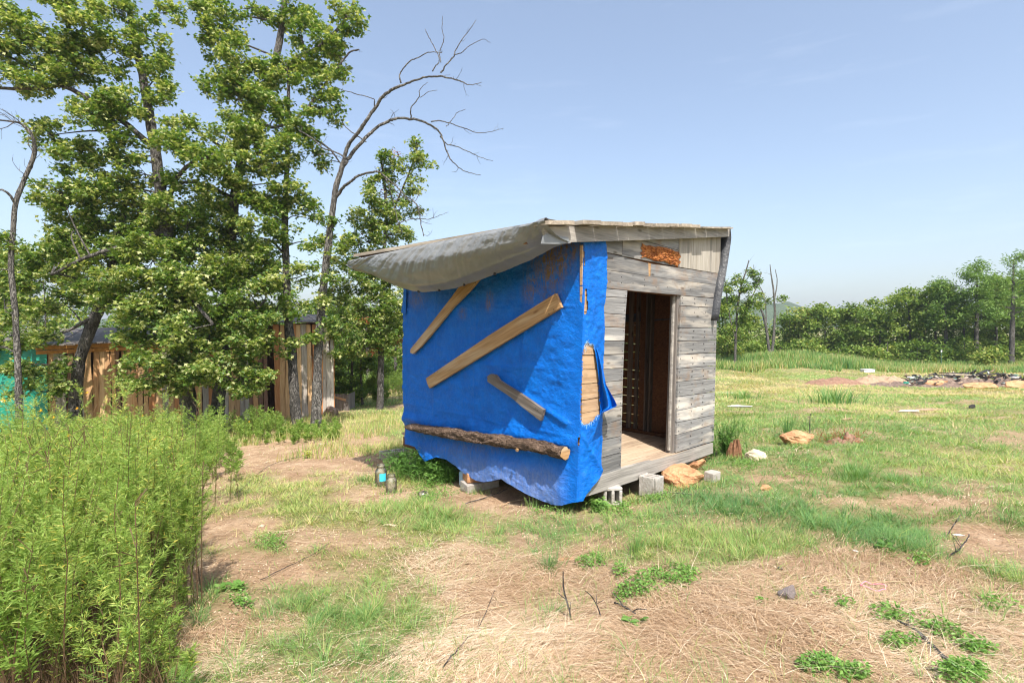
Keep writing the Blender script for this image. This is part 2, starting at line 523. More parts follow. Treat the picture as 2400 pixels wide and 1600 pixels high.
M['char'] = stone('charred_wood', [(.3, (.012, .012, .012)), (.6, (.05, .047, .045)), (.75, (.26, .24, .22))], 8)
a = N('burnt_bits')
a.set(Base_Color=a.ramp(a.attr('tint'), [(0, (.012, .012, .012)), (.45, (.05, .045, .042)), (.55, (.22, .14, .10)), (.75, (.34, .27, .21)), (.9, (.5, .47, .45)), (1, (.1, .25, .2))]), Roughness=.85)
M['bits'] = a.m
M['pale_stone'] = stone('pale_stone', [(.3, (.42, .33, .23)), (.6, (.66, .54, .4))], 9)
def plain(name, col, rough=.5, metal=0., **k):
    a = N(name)
    n = a.noise(8, 4, .6)
    a.set(Base_Color=a.mix(n, tuple(q * .75 for q in col), tuple(min(1, q * 1.2) for q in col)), Roughness=rough, Metallic=metal)
    for q, v in k.items(): a.p.inputs[q.replace('_', ' ')].default_value = v
    return a.m
M['white'] = plain('white_plastic', (.75, .75, .74), .4)
M['white_foil'] = plain('bleached_paper', (.75, .72, .68), .7)
M['cyan'] = plain('light_blue_paper', (.05, .55, .80), .6)
M['nail'] = plain('dark_nail_head', (.03, .028, .03), .6)
M['post_green'] = plain('green_painted_steel', (.05, .10, .06), .6)
M['pink'] = plain('pink_cord', (.85, .28, .34), .5)
M['glass'] = plain('dirty_jar_glass', (.86, .88, .80), .12, Transmission_Weight=1.0, IOR=1.45)
M['rot'] = stone('rotten_orange_wood', [(.36, (.035, .015, .01)), (.47, (.30, .10, .03)), (.56, (.50, .20, .06)), (.7, (.64, .38, .17))], 16)
a = N('thin_jar_glass')
tr = a.n.new('ShaderNodeBsdfTransparent'); tr.inputs[0].default_value = (.86, .87, .80, 1)
gl = a.n.new('ShaderNodeBsdfGlossy'); gl.inputs['Roughness'].default_value = .12
df = a.n.new('ShaderNodeBsdfDiffuse'); df.inputs[0].default_value = (.62, .56, .44, 1)
fr = a.n.new('ShaderNodeFresnel'); fr.inputs[0].default_value = 1.45
m1 = a.n.new('ShaderNodeMixShader'); a.l.new(a.ramp(a.noise(22, 4, .6), [(.4, .08), (.7, .38)]), m1.inputs[0]); a.l.new(tr.outputs[0], m1.inputs[1]); a.l.new(df.outputs[0], m1.inputs[2])
m2 = a.n.new('ShaderNodeMixShader'); a.l.new(a.math('ADD', fr.outputs[0], .04), m2.inputs[0]); a.l.new(m1.outputs[0], m2.inputs[1]); a.l.new(gl.outputs[0], m2.inputs[2])
a.l.new(m2.outputs[0], a.o.inputs[0])
M['glass'] = a.m
a = N('hill_forest')
n = a.noise((.06, .06, .09), 8, .8, rnd=False)
a.set(Base_Color=a.ramp(n, [(.3, (.03, .055, .022)), (.6, (.08, .125, .045))]), Roughness=1.0)
a.bump(n, 1.0, 6.0)
M['hill'] = a.m

# ------------------------------------------------------------------ ground cover map
K = 2400 / 2352.0
GREEN = [(800, 1175, 235, 62, 3), (620, 1130, 110, 40, 0), (1010, 1205, 130, 35, 5), (780, 1330, 190, 70, 0), (700, 1450, 240, 100, 0),
         (880, 1400, 110, 90, 0), (1180, 1205, 160, 45, 10), (1330, 1195, 120, 35, 0), (1265, 1265, 50, 40, 0), (1560, 1225, 160, 75, 0), (1450, 1285, 95, 25, 0),
         (1760, 1180, 260, 50, 5), (1980, 1215, 190, 60, 12), (2080, 1245, 110, 32, 15), (1700, 1260, 180, 40, -5), (2250, 1170, 120, 30, 12),
         (2310, 1205, 90, 24, 15), (2300, 1325, 60, 18, 20), (2310, 1530, 120, 40, 20), (980, 1455, 40, 60, 0), (1250, 1400, 70, 25, 0),
         (1960, 1130, 420, 40, 3), (2100, 1080, 520, 60, 0), (1900, 1030, 400, 70, 0), (860, 1110, 90, 22, -8), (1000, 1060, 90, 40, 0),
         (900, 975, 260, 22, 0), (650, 1500, 120, 80, 0), (560, 1230, 90, 55, -10), (1430, 1160, 110, 22, 0), (1620, 1150, 130, 30, 0)]
BARE = [(590, 1300, 150, 48, 5), (500, 1215, 80, 40, 0), (1130, 1150, 180, 26, 8), (640, 1045, 200, 45, -5), (2270, 1235, 130, 32, 8), (1230, 1235, 30, 22, 0),
        (1960, 1155, 60, 10, 0), (720, 1010, 200, 22, 0), (1760, 1105, 70, 12, 0), (860, 1145, 120, 16, 0), (520, 1420, 60, 50, 0),
        (2150, 1145, 130, 18, 3), (2060, 1085, 60, 8, 0), (1500, 1305, 30, 10, 0), (560, 1200, 70, 22, 0)]
STRAW = [(1130, 1300, 230, 52, 0), (1300, 1420, 330, 110, 0), (1500, 1540, 520, 90, 0), (1900, 1400, 380, 110, 0), (2100, 1330, 260, 50, 8), (2150, 1500, 330, 110, 0),
         (1010, 1500, 90, 60, 0), (760, 1000, 220, 16, 0), (480, 1500, 100, 60, 0), (640, 1440, 70, 30, 0)]
def lobes(lst, X, Y):
    r = np.zeros(np.shape(X))
    for cx, cy, rx, ry, ang in lst:
        t = math.radians(ang)
        dx, dy = X - cx * K, Y - cy * K
        u = (dx * math.cos(t) + dy * math.sin(t)) / (rx * K)
        v = (-dx * math.sin(t) + dy * math.cos(t)) / (ry * K)
        r = np.maximum(r, 1 - sstep(.72, 1.22, np.sqrt(u * u + v * v)))
    return r
def cover(x, y):
    x, y = np.asarray(x, float), np.asarray(y, float)
    z = ground_z(x, y)
    X, Y = proj(np.stack([x, y, z], -1))
    X = X + 38 * vnoise(x * 1.7, y * 1.7, seed=21); Y = Y + 15 * vnoise(x * 1.7, y * 1.7, seed=22)
    n = fbm(x * .8, y * .8, 0, 4, 23)
    n2 = fbm(x * 2.6, y * 2.6, 0, 3, 29)
    far = sstep(7.5, 10.5, y)
    g0 = np.clip(.35 + 1.6 * n + .8 * n2, 0, 1)
    fg = np.clip(.86 + 1.0 * n2 + .7 * n, 0.15, 1)
    ins = (y > 1.2) & (X > -300) & (X < 2700)
    g = np.where(ins, np.where(y < 9, np.clip(.16 + .9 * n2 + .35 * n, .03, .6), 0), g0)
    s = np.where(ins, 0, .5)
    lg, lb, ls = lobes(GREEN, X, Y), lobes(BARE, X, Y), lobes(STRAW, X, Y)
    g = np.maximum(g, lg * np.clip(.72 + .9 * n2, 0, 1))
    g = g * (1 - far) + far * np.where(X < 1000, np.clip(.7 + n + n2, 0, 1), fg)
    s = np.maximum(s, ls)
    g = g * (1 - .92 * lb)
    g = g * (1 - .68 * ls * (1 - lobes(GREEN[:4], X, Y)) * (Y > 1290))
    s = s * (1 - lb)
    # burnt patch and track
    p = gnd(2200, 900)
    e = np.sqrt(((x - p[0]) / 5.6) ** 2 + ((y - p[1]) / 1.7) ** 2)
    q = 1 - sstep(.75, 1.1, e + .3 * n2)
    g, s = g * (1 - q), s * (1 - q)
    return np.clip(g, 0, 1), np.clip(s, 0, 1)

def warp(n, s, lo, hi):
    a, b = math.asinh(lo / s), math.asinh(hi / s)
    return s * np.sinh(np.linspace(a, b, n))
gx = warp(310, 2.4, -1300, 1300)
gy = warp(330, 2.4, -25, 1500) + 3.0
gx, gy = np.meshgrid(gx, gy, indexing='ij')
gz = ground_z(gx, gy)
nearw = 1 - sstep(6, 14, np.hypot(gx, gy))
gz = gz + nearw * .012 * fbm(gx * 6, gy * 6, 0, 3, 31)
gg, gs = cover(gx, gy)
V, Fq = gridmesh(np.stack([gx, gy, gz], -1))
o = mk('ground', V, Fq, M['ground'], None, {'green': gg.ravel(), 'straw': gs.ravel()}, True)
setp(o, kind='structure')

# distant wooded hills
hx = np.linspace(-900, 1300, 160)
hy = np.linspace(420, 900, 40)
HX, HY = np.meshgrid(hx, hy, indexing='ij')
hz = 2 + 31 * np.exp(-((HX - 235) / 95) ** 2) * np.exp(-((HY - 560) / 110) ** 2) + 20 * np.exp(-((HX + 260) / 260) ** 2) * np.exp(-((HY - 600) / 120) ** 2) \
    + 9 * fbm(HX / 90, HY / 90, 0, 4, 41) + 2.0 * vnoise(HX / 9, HY / 9, seed=44)
hz = hz * sstep(420, 500, HY) - 3
V, Fq = gridmesh(np.stack([HX, HY, hz], -1))
setp(mk('hills', V, Fq, M['hill'], None, None, True), kind='structure')

# air: thin even haze round everything
hb_ = np.array([[-1350, -40, -30], [1350, -40, -30], [1350, 1560, -30], [-1350, 1560, -30], [-1350, -40, 60], [1350, -40, 60], [1350, 1560, 60], [-1350, 1560, 60]], float)
hm = bpy.data.materials.new('haze_air'); hm.use_nodes = True; hm.node_tree.nodes.clear()
ho = hm.node_tree.nodes.new('ShaderNodeOutputMaterial'); hv = hm.node_tree.nodes.new('ShaderNodeVolumePrincipled')
hv.inputs['Color'].default_value = (.82, .90, 1.0, 1); hv.inputs['Density'].default_value = .0005; hv.inputs['Anisotropy'].default_value = .2
hm.node_tree.links.new(hv.outputs[0], ho.inputs['Volume'])
setp(mk('haze', hb_, BOXF, hm), kind='stuff')
# ------------------------------------------------------------------ the shed, its own frame
C0 = np.array([.604, 4.84, 0.0])
Ry = np.array(Matrix.Rotation(math.radians(1.25), 3, 'Y'))
Rz = np.array(Matrix.Rotation(math.radians(44.4), 3, 'Z'))
RM = Ry @ Rz                                  # local -> world: X along the door side, Y along the blue side
camL = RM.T @ (CAM - C0)
def onp(axis, c, px, py):
    """the point of the shed plane X=c (axis 0) or Y=c (axis 1) seen at that pixel, shed frame"""
    r = ray(px, py) @ RM
    t = (c - camL[axis]) / r[..., axis]
    return camL + r * t[..., None]
def L2W(P): return np.asarray(P) @ RM.T + C0
MW = Matrix.Translation(Vector(C0)) @ Matrix([list(r) for r in RM]).to_4x4()
def shed_thing(name, label, cat, group=None):
    o = empty(name, (0, 0, 0), label, cat, group)
    o.matrix_world = MW
    return o
shed = shed_thing('wooden_shed', 'small weathered grey plank shed with open doorway, wrapped on one side in blue tarp', 'shed')

def pboard(name, mat, axis, c, poly, th, parent, out=-1, jit=0.0):
    """board whose visible face is a pixel polygon lying in the plane; th is its thickness behind that face"""
    P = onp(axis, c + rng.uniform(-jit, jit), [q[0] for q in poly], [q[1] for q in poly])
    B = P.copy(); B[:, axis] -= out * th
    V, Fs = prism(P, B)
    o = mk(name, V, Fs, mat, parent)
    return o
TH = .024
# door-side siding ------------------------------------------------
Lc = [(675.3, 680), (694.8, 697.5), (733.7, 737), (765.3, 767.7), (798, 798.5), (830.6, 829.6), (863.5, 862), (895, 891), (929, 921.5), (959, 951), (995, 982), (1031, 1021), (1071, 1059), (1113, 1098)]
def dl(y): return np.interp(y, [680, 737.7, 831, 901, 981, 1062, 1098], [1470.4, 1466, 1462, 1459.5, 1457.6, 1456, 1455])
gapz = 1.0
for i in range(13):
    (a0, a1), (b0, b1) = Lc[i], Lc[i + 1]
    s0, s1 = (a1 - a0) / 48., (b1 - b0) / 48.
    x0 = 1364
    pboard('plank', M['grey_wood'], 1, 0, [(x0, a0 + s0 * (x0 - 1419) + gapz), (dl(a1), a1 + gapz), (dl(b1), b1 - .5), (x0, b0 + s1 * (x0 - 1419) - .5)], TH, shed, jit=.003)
Rc = [(692, 699), (715.7, 721), (768, 767), (799, 797), (830.6, 826), (863.6, 856.4), (894.4, 885.8), (928.7, 917.7), (962.7, 944), (989.5, 972), (1019, 993.5), (1060, 1033)]
def rl(y): return np.interp(y, [692, 767, 893, 1059], [1597, 1593, 1589, 1584.8])
def rr_(y): return np.interp(y, [668, 1032], [1682, 1673])
for i in range(11):
    (a0, a1), (b0, b1) = Rc[i], Rc[i + 1]
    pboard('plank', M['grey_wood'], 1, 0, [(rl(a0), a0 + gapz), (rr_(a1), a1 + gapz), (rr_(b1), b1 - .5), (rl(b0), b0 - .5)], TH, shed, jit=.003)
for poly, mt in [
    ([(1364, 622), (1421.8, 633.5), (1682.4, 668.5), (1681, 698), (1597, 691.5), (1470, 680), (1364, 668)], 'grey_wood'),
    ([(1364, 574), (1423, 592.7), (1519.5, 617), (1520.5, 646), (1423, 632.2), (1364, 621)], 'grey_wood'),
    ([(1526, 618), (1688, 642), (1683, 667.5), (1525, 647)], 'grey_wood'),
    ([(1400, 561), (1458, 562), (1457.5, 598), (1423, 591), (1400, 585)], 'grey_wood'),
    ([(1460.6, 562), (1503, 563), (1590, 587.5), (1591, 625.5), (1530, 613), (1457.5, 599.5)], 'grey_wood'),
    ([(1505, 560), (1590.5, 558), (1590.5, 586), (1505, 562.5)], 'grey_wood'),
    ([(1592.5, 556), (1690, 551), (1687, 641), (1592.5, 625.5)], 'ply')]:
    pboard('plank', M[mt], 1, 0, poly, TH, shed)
pboard('batten', M['tan_wood'], 1, .004, [(1519, 616), (1527, 618), (1526, 648), (1520, 647)], .02, shed)
# the rotten patch: a broken, crumbly orange surface standing proud of its plank
nx, nz_ = 60, 26
U, Vv = np.meshgrid(np.linspace(0, 1, nx), np.linspace(0, 1, nz_), indexing='ij')
tx = 1503 + U * 88
top = 571 + U * 17 + 2.5 * vnoise(U * 9, 3, seed=5)
bot = 603 + U * 22 + 3 * vnoise(U * 9, 7, seed=6)
py = top + (bot - top) * Vv
P = onp(1, 0, tx + 4 * vnoise(Vv * 6, U * 2, seed=8), py)
P[..., 1] += -.008 - .035 * np.abs(fbm(U * 11, Vv * 26, 0, 4, 9)) * np.minimum(1, 6 * np.minimum(np.minimum(U, 1 - U), np.minimum(Vv, 1 - Vv))) + .016 * (np.minimum(Vv, 1 - Vv) < .03)
V, Fq = gridmesh(P)
mk('rotten_wood', V, Fq, M['rot'], shed)
# door post, framing
pboard('door_jamb', M['sill_wood'], 1, .055, [(1579, 693), (1597, 695), (1584.5, 1062), (1568, 1055)], .02, shed)
P = onp(1, 0, [1597, 1585], [693, 1062])
for (xx0, w_, y0, d_, zt, nm) in ((P[0][0] - .03, .035, .03, .085, P[0][2], 'door_jamb'),):
    V = np.array([[P[1][0] - .04, .026, P[1][2]], [P[1][0] - .002, .026, P[1][2]], [P[1][0] - .002, .115, P[1][2]], [P[1][0] - .04, .115, P[1][2]],
                  [P[0][0] - .04, .026, P[0][2]], [P[0][0] - .002, .026, P[0][2]], [P[0][0] - .002, .115, P[0][2]], [P[0][0] - .04, .115, P[0][2]]])
    mk(nm, V, BOXF, M['grey_wood_v'], shed)
Nn = onp(1, -.13, 1275, 517)                    # near low corner of the roof
Far = onp(1, -.13, 1714, 530)                   # near high corner
XE = float(Nn[0])
Ee = onp(0, XE, 820, 612)                       # far low corner
YE = float(Ee[1])
slope = (Far[2] - Nn[2]) / (Far[0] - Nn[0])
def rz(x): return Nn[2] + slope * (x - XE) - .034
XF = float(Far[0])
SX, SY = 2.60, 2.92                               # size of the shed
Pj = onp(1, 0, 1470, 680)
zl = float(onp(1, 0, 1500, 683)[2])
FZ = float(onp(1, 0, 1500, 1087)[2])              # floor level
V, Fs = box(((0 + SX) / 2, .075, zl + .05), SX - .1, .09, .09); mk('header', V, Fs, M['inner_wood'], shed)
zt0, zt1 = rz(.0) - .012, rz(SX) - .012
V, Fs = prism([[.0, .034, zl + .105], [SX - .05, .034, zl + .105], [SX - .05, .034, zt1], [.0, .034, zt0]], [[.0, .058, zl + .105], [SX - .05, .058, zl + .105], [SX - .05, .058, zt1], [.0, .058, zt0]])
mk('top_light_block', V, Fs, M['inner_wood'], shed)  # hidden board added to stop sun leaking in above the door wall
# sill beam (wavy lower edge) and the beam under it
sx = np.array([1364, 1409, 1455, 1500, 1545, 1582, 1625, 1671])
st_ = np.array([1124, 1113, 1098.5, 1086.5, 1075, 1065, 1050, 1037.5])
sb = np.array([1166, 1152, 1137, 1122, 1105, 1092.5, 1078, 1061.5])
Pt = onp(1, -.004, np.r_[sx, sx[::-1]], np.r_[st_, sb[::-1]])
Bk = Pt.copy(); Bk[:, 1] += .045
V, Fs = prism(Pt, Bk)
mk('sill_beam', V, Fs, M['sill_wood'], shed)
zb = float(Pt[:, 2].min())
for yy in (.12, SY / 2, SY - .1):
    V, Fs = box((SX / 2, yy, FZ - .11), SX - .02, .09, .12); mk('floor_joist', V, Fs, M['inner_wood'], shed)
V, Fs = box((.06, SY / 2, FZ - .11), .09, SY - .02, .12); mk('floor_joist', V, Fs, M['inner_wood'], shed)
V, Fs = box((SX - .06, SY / 2, FZ - .11), .09, SY - .02, .12); mk('floor_joist', V, Fs, M['inner_wood'], shed)
# floor planks, along X
y = .002
while y < SY - .1:
    w_ = rng.uniform(.125, .15)
    V, Fs = box((SX / 2, y + w_ / 2, FZ - .016 + rng.uniform(-.002, .002)), SX - .05, w_ - .005, .03)
    mk('floor_plank', V, Fs, M['floor_wood'], shed)
    y += w_
# roof geometry
# fascia board
poly = [(1273, 531), (1400, 530.5), (1560, 530.5), (1711, 531.5), (1709, 554.5), (1600, 559), (1470, 563.5), (1336, 567.5), (1285, 566)]
Pf = onp(1, -.085, [q[0] for q in poly], [q[1] for q in poly])
Bf = Pf.copy(); Bf[:, 1] += .035
V, Fs = prism(Pf, Bf)
mk('fascia_board', V, Fs, M['sill_wood'], shed)
# rafters
for yy in np.linspace(.15, SY - .05, 5):
    V, Fs = box((0, 0, 0), XF - XE - .1, .04, .10, Matrix.Rotation(-math.atan(slope), 3, 'Y'))
    mk('rafter', V + np.array([(XE + XF) / 2, yy, rz((XE + XF) / 2) - .075]), Fs, M['inner_wood'], shed)
# roof boards: each runs along the blue side, ends uneven over the fascia
ends = [(1273, 1311), (1313, 1343), (1357, 1399), (1401.5, 1454.5), (1457, 1479), (1480.5, 1503.5), (1505, 1528), (1530, 1562), (1563.5, 1587.5), (1589, 1614), (1615.5, 1639), (1641, 1664), (1665.5, 1690), (1691, 1716)]
for i, (e0, e1) in enumerate(ends):
    x0 = float(onp(1, -.14, e0, 524)[0]) + (.03 if i == 0 else 0); x1 = float(onp(1, -.14, e1, 524)[0])
    up = [0.0, .004, .008, .004, .002, .01, .003, 0, .006, .004, .002, 0, 0, 0][i]
    ya = -.125 - [.045, .03, .06, .045, .035, .055, .03, .05, .035, .06, .03, .045, .02, .03][i]
    th = .034 if i < 11 else .014
    V = []
    for yy, dz in ((ya, 0), (YE - rng.uniform(0, .08), rng.uniform(-.004, .004))):
        V += [[x0, yy, rz(x0) + up + dz], [x1, yy, rz(x1) + up + dz], [x1, yy, rz(x1) + up + th + dz], [x0, yy, rz(x0) + up + th + dz]]
    V = np.array(V)
    Fb = np.array([[0, 1, 2, 3], [7, 6, 5, 4], [0, 4, 5, 1], [1, 5, 6, 2], [2, 6, 7, 3], [3, 7, 4, 0]])
    mk('roof_board', V, Fb, M['roof_wood'], shed)
qd = np.array([[XE + .06, -.03, rz(XE + .06) - .014], [XF - .03, -.03, rz(XF - .03) - .014], [XF - .03, YE - .1, rz(XF - .03) - .014], [XE + .06, YE - .1, rz(XE + .06) - .014]])
V, Fs = prism(qd, qd + [0, 0, .008]); mk('roof_light_block', V, Fs, M['inner_wood'], shed)  # unseen sheet added to keep sun from slipping between the roof boards
# blue-side siding (horizontal planks, seen only through tears and from inside)
z = FZ - .15
ztop = rz(0) - .04
while z < ztop - .02:
    h = rng.uniform(.13, .155)
    h = min(h, ztop - z)
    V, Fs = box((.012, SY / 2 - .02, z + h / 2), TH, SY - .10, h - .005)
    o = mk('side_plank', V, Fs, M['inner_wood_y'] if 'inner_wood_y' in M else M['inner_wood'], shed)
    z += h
# far side (X = SX): horizontal boards with open gaps, studs, plywood
z = FZ - .02
ztop = rz(SX) - .08
k = 0
while z < ztop:
    h = min(.125 + rng.uniform(-.01, .012), ztop - z)
    gap = .007 if k < 11 else .002
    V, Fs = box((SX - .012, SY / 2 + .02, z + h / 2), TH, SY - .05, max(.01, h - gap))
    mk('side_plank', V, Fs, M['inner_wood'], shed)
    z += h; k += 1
def xw(px, py=800): return float(onp(0, SX - .03, px, py)[1])
def stud(pxa, pxb, mat, off, th):
    y0, y1 = xw(pxa), xw(pxb)
    y0, y1 = min(y0, y1), max(y0, y1)
    zt = ztop
    V, Fs = box((SX - .028 - off - th / 2, (y0 + y1) / 2, (FZ + zt) / 2), th, y1 - y0, zt - FZ)
    mk('stud', V, Fs, M[mat], shed)
stud(1475, 1484, 'stud_wood', 0, .03)
stud(1492, 1499, 'stud_wood', 0, .03)
stud(1503, 1518, 'inner_wood_z' if 'inner_wood_z' in M else 'inner_wood', 0, .03)
stud(1520, 1523, 'stud_wood', .0, .085)
stud(1530, 1534, 'stud_wood', .0, .085)
V, Fs = box((SX - .04, (xw(1595) + xw(1536)) / 2, (FZ + ztop) / 2), .012, abs(xw(1595) - xw(1536)) + .1, ztop - FZ)
mk('plywood_panel', V, Fs, M['inner_wood'], shed)
V, Fs = box((SX - .075, SY / 2, FZ + .022), .09, SY - .1, .04); mk('bottom_plate', V, Fs, M['inner_wood'], shed)
for yy in (1.9, 2.5):
    V, Fs = box((SX - .07, yy, (FZ + ztop) / 2), .085, .04, ztop - FZ); mk('stud', V, Fs, M['stud_wood'], shed)
for yy in (.6, 1.2, 1.8, 2.4, 2.85):
    V, Fs = box((.07, yy, (FZ + rz(0)) / 2 - .05), .085, .04, rz(0) - FZ - .1); mk('stud', V, Fs, M['stud_wood'], shed)
# back wall
z = FZ - .1
while z < rz(0) - .05:
    h = .16
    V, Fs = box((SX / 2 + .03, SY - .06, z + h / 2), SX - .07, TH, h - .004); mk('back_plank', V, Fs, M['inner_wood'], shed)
    z += h
zz = np.array([z, z, rz(SX) - .05, rz(0) - .05])
V, Fs = prism([[.06, SY - .072, z], [SX, SY - .072, z], [SX, SY - .072, rz(SX) - .05], [.06, SY - .072, max(z + .01, rz(0) - .05)]],
              [[.06, SY - .048, z], [SX, SY - .048, z], [SX, SY - .048, rz(SX) - .05], [.06, SY - .048, max(z + .01, rz(0) - .05)]])
mk('back_plank', V, Fs, M['inner_wood'], shed)
# nail heads
nb = MB()
def nail(px, py, r=.0045):
    p = onp(1, -.0035, px, py)
    th = np.linspace(0, 2 * np.pi, 6, endpoint=False)
    f = np.stack([p[0] + r * np.cos(th), np.full(6, p[1] - .001), p[2] + r * np.sin(th)], -1)
    b = f.copy(); b[:, 1] += .004
    V, Fs = prism(f, b); nb.add(V, Fs)
for i in range(11):
    for t in (.05, .38, .68, .97):
        for q in (.28, .72):
            for rep in range(2 if t in (.38, .68) else 1):
                a0 = Rc[i][0] + (Rc[i][1] - Rc[i][0]) * t; b0 = Rc[i + 1][0] + (Rc[i + 1][1] - Rc[i + 1][0]) * t
                yv = a0 + (b0 - a0) * q
                nail(rl(yv) + (rr_(yv) - rl(yv)) * t + rng.normal(0, .8), yv + rng.normal(0, .8), .0055)
for i in range(13):
    for t in (.97,):
        for q in (.25, .75):
            yv = Lc[i][1] + (Lc[i + 1][1] - Lc[i][1]) * q
            nail(dl(yv) - 3 + rng.normal(0, .5), yv)
for yv0, x0, x1 in ((655, 1430, 1675), (640, 1430, 1515), (690, 1610, 1675)):
    for x in np.arange(x0, x1, 27): nail(x, yv0 + (x - 1430) * .13 + rng.uniform(-4, 6))
setp(nb.out('nail_heads', M['nail'], shed), kind='stuff')
# black tar paper hanging over the far gable edge
poly_t = [(1712, 531), (1714, 560), (1705, 620), (1692, 690), (1684, 752)]
n1, n2 = 24, 16
G = np.zeros((n1, n2, 3))
for j, vv in enumerate(np.linspace(0, 1, n2)):
    px = np.interp(vv, [0, .15, .45, .75, 1], [q[0] for q in poly_t]); pyy = np.interp(vv, [0, .15, .45, .75, 1], [q[1] for q in poly_t])
    p = onp(1, -.10, px, pyy)
    for i, uu in enumerate(np.linspace(0, 1, n1)):
        G[i, j] = [p[0] + .03 * math.sin(uu * 7 + vv * 3) * vv * uu, -.10 + uu * (SY + .1), p[2] + .02 * math.sin(uu * 11)]
V, Fq = gridmesh(G)
o = mk('tar_paper', V, Fq, M['tar'], shed, None, True)
sm = o.modifiers.new('s', 'SOLIDIFY'); sm.thickness = .004

# ------------------------------------------------------------------ blue tarp (one sheet round the corner)
def fold(py): return np.interp(py, [560, 576, 850, 1000, 1160, 1175], [1369.5, 1369, 1362, 1358.5, 1356, 1356])
nu, nv = 250, 215
U, Vv = np.meshgrid(np.linspace(0, 1, nu), np.linspace(0, 1, nv), indexing='ij')
bx = np.array([950, 953, 965, 978, 991, 1004, 1018, 1031, 1050, 1074, 1094, 1123, 1142, 1168, 1191, 1213, 1244, 1288, 1305, 1330, 1356]) + 0.
by = np.array([1035, 1039, 1041, 1046, 1064, 1080, 1074, 1069, 1075, 1091, 1108, 1124, 1128, 1124, 1119, 1134, 1154, 1173, 1180, 1182, 1176]) + 0.
lx = lambda v: np.interp(v, [0, .3, .7, .92, 1], [948, 946.5, 946, 950, 953])
px0 = lx(Vv)
pyg = 0
# iterate: column x depends on row y through the fold line
xr = px0 + (1366 - px0) * U
ty = np.interp(xr, [945, 1370], [640, 560])
byy = np.interp(xr, bx, by)
pyg = ty + (byy - ty) * Vv
xr = px0 + (fold(pyg) - px0) * U
PL = onp(0, -.012, xr, pyg)
Yw, Zw = PL[..., 1], PL[..., 2]
edge = np.minimum(1, U * 14) * 1.0
corner = sstep(0, .10, 1 - U)                      # zero at the fold
wr = .018 * fbm(Yw * 3.0, Zw * 3.5, 0, 4, 51) + .010 * (fbm(Yw * 9, Zw * 16, 0, 4, 55)) + .004 * fbm(Yw * 30, Zw * 45, 0, 2, 58)
# horizontal pull folds above the log, diagonal ones near the lower corner
lc = np.interp(xr, [958, 1324], [1001, 1058])
above = np.exp(-((pyg - (lc - 22)) / 13) ** 2)
wr += above * (.025 + .03 * vnoise(Yw * 2.5, Zw * 3, seed=60))
below = sstep(8, 60, pyg - lc)
wr += below * (.035 + .045 * fbm(Yw * 2.2, Zw * 2, 0, 2, 61)) + below * .006 * vnoise(Yw * 14 + Zw * 6, Zw * 5, seed=66)
# ridge running from the short slab down to the corner
dr = (pyg - (918 + (xr - 1215) * .62)) / 9.0
for c_ in (.72, 1.46, 2.2):
    wr += .007 * np.exp(-np.abs(Yw - c_ - .01 * vnoise(Zw * 3, 0, seed=68)) / .012)
for c_ in (.55, 1.15, 1.75):
    wr += .007 * np.exp(-np.abs(Zw - c_ - .01 * vnoise(Yw * 3, 0, seed=69)) / .012)
wr += .022 * np.exp(-dr * dr) * sstep(1200, 1230, xr) * (1 - sstep(1330, 1360, xr))
dr = (pyg - (1000 + (xr - 1180) * .05)) / 10.0
off = .012 + (wr + .012) * (.25 + .75 * corner)
PL[..., 0] = -np.clip(off, .002, .2)
# dirt marks under the eave
def blob(cx, cy, rx, ry): return np.exp(-(((xr - cx) / rx) ** 2 + ((pyg - cy) / ry) ** 2) ** 1.4)
dirt_a = np.clip(1.0 * blob(1295, 610, 48, 50) + .8 * blob(1330, 585, 50, 22) + .75 * blob(1245, 680, 18, 36) + .9 * blob(1149, 706, 9, 22) + .55 * blob(1085, 735, 9, 14) + .5 * blob(978, 700, 22, 26) +
                 .5 * blob(1290, 680, 30, 50) + .35 * blob(1100, 1050, 100, 16), 0, 1)
dust = .7 * np.clip(below * sstep(1000, 1120, xr) * (1 - sstep(1290, 1345, xr)) * sstep(-10, 60, pyg - lc - 20), 0, 1)
NLn = nu
# part on the door side
nw = 44
U2, V2 = np.meshgrid(np.linspace(0, 1, nw), np.linspace(0, 1, nv), indexing='ij')
rx_ = lambda y: np.interp(y, [568, 590, 660, 700, 725, 800, 850, 905, 1000, 1060, 1110, 1140, 1165], [1418, 1422, 1421, 1418, 1414, 1416, 1414, 1411, 1411, 1409, 1404, 1392, 1378])
y2 = 566 + (1168 - 566) * V2
ybot = np.interp(U2, [0, .3, 1], [1176, 1172, 1112])
y2 = 566 + (ybot - 566) * V2
fx = fold(y2)
x2 = fx + (rx_(y2) - fx) * U2
PR = onp(1, -.012, x2, y2)
sR, zR = PR[..., 0], PR[..., 2]
wr2 = .010 * fbm(sR * 7 + 4, zR * 5, 0, 4, 71) + .010 * fbm(sR * 20, zR * 24, 0, 3, 75) + .01
dg = (y2 - (1010 + (x2 - 1358) * 1.9)) / 10
wr2 = wr2 + .02 * np.exp(-dg * dg) * (y2 > 1000) + sstep(1060, 1150, y2) * (.03 + .02 * vnoise(sR * 9, zR * 9, seed=79))
PR[..., 1] = -(.008 + wr2 * sstep(0, .25, U2))
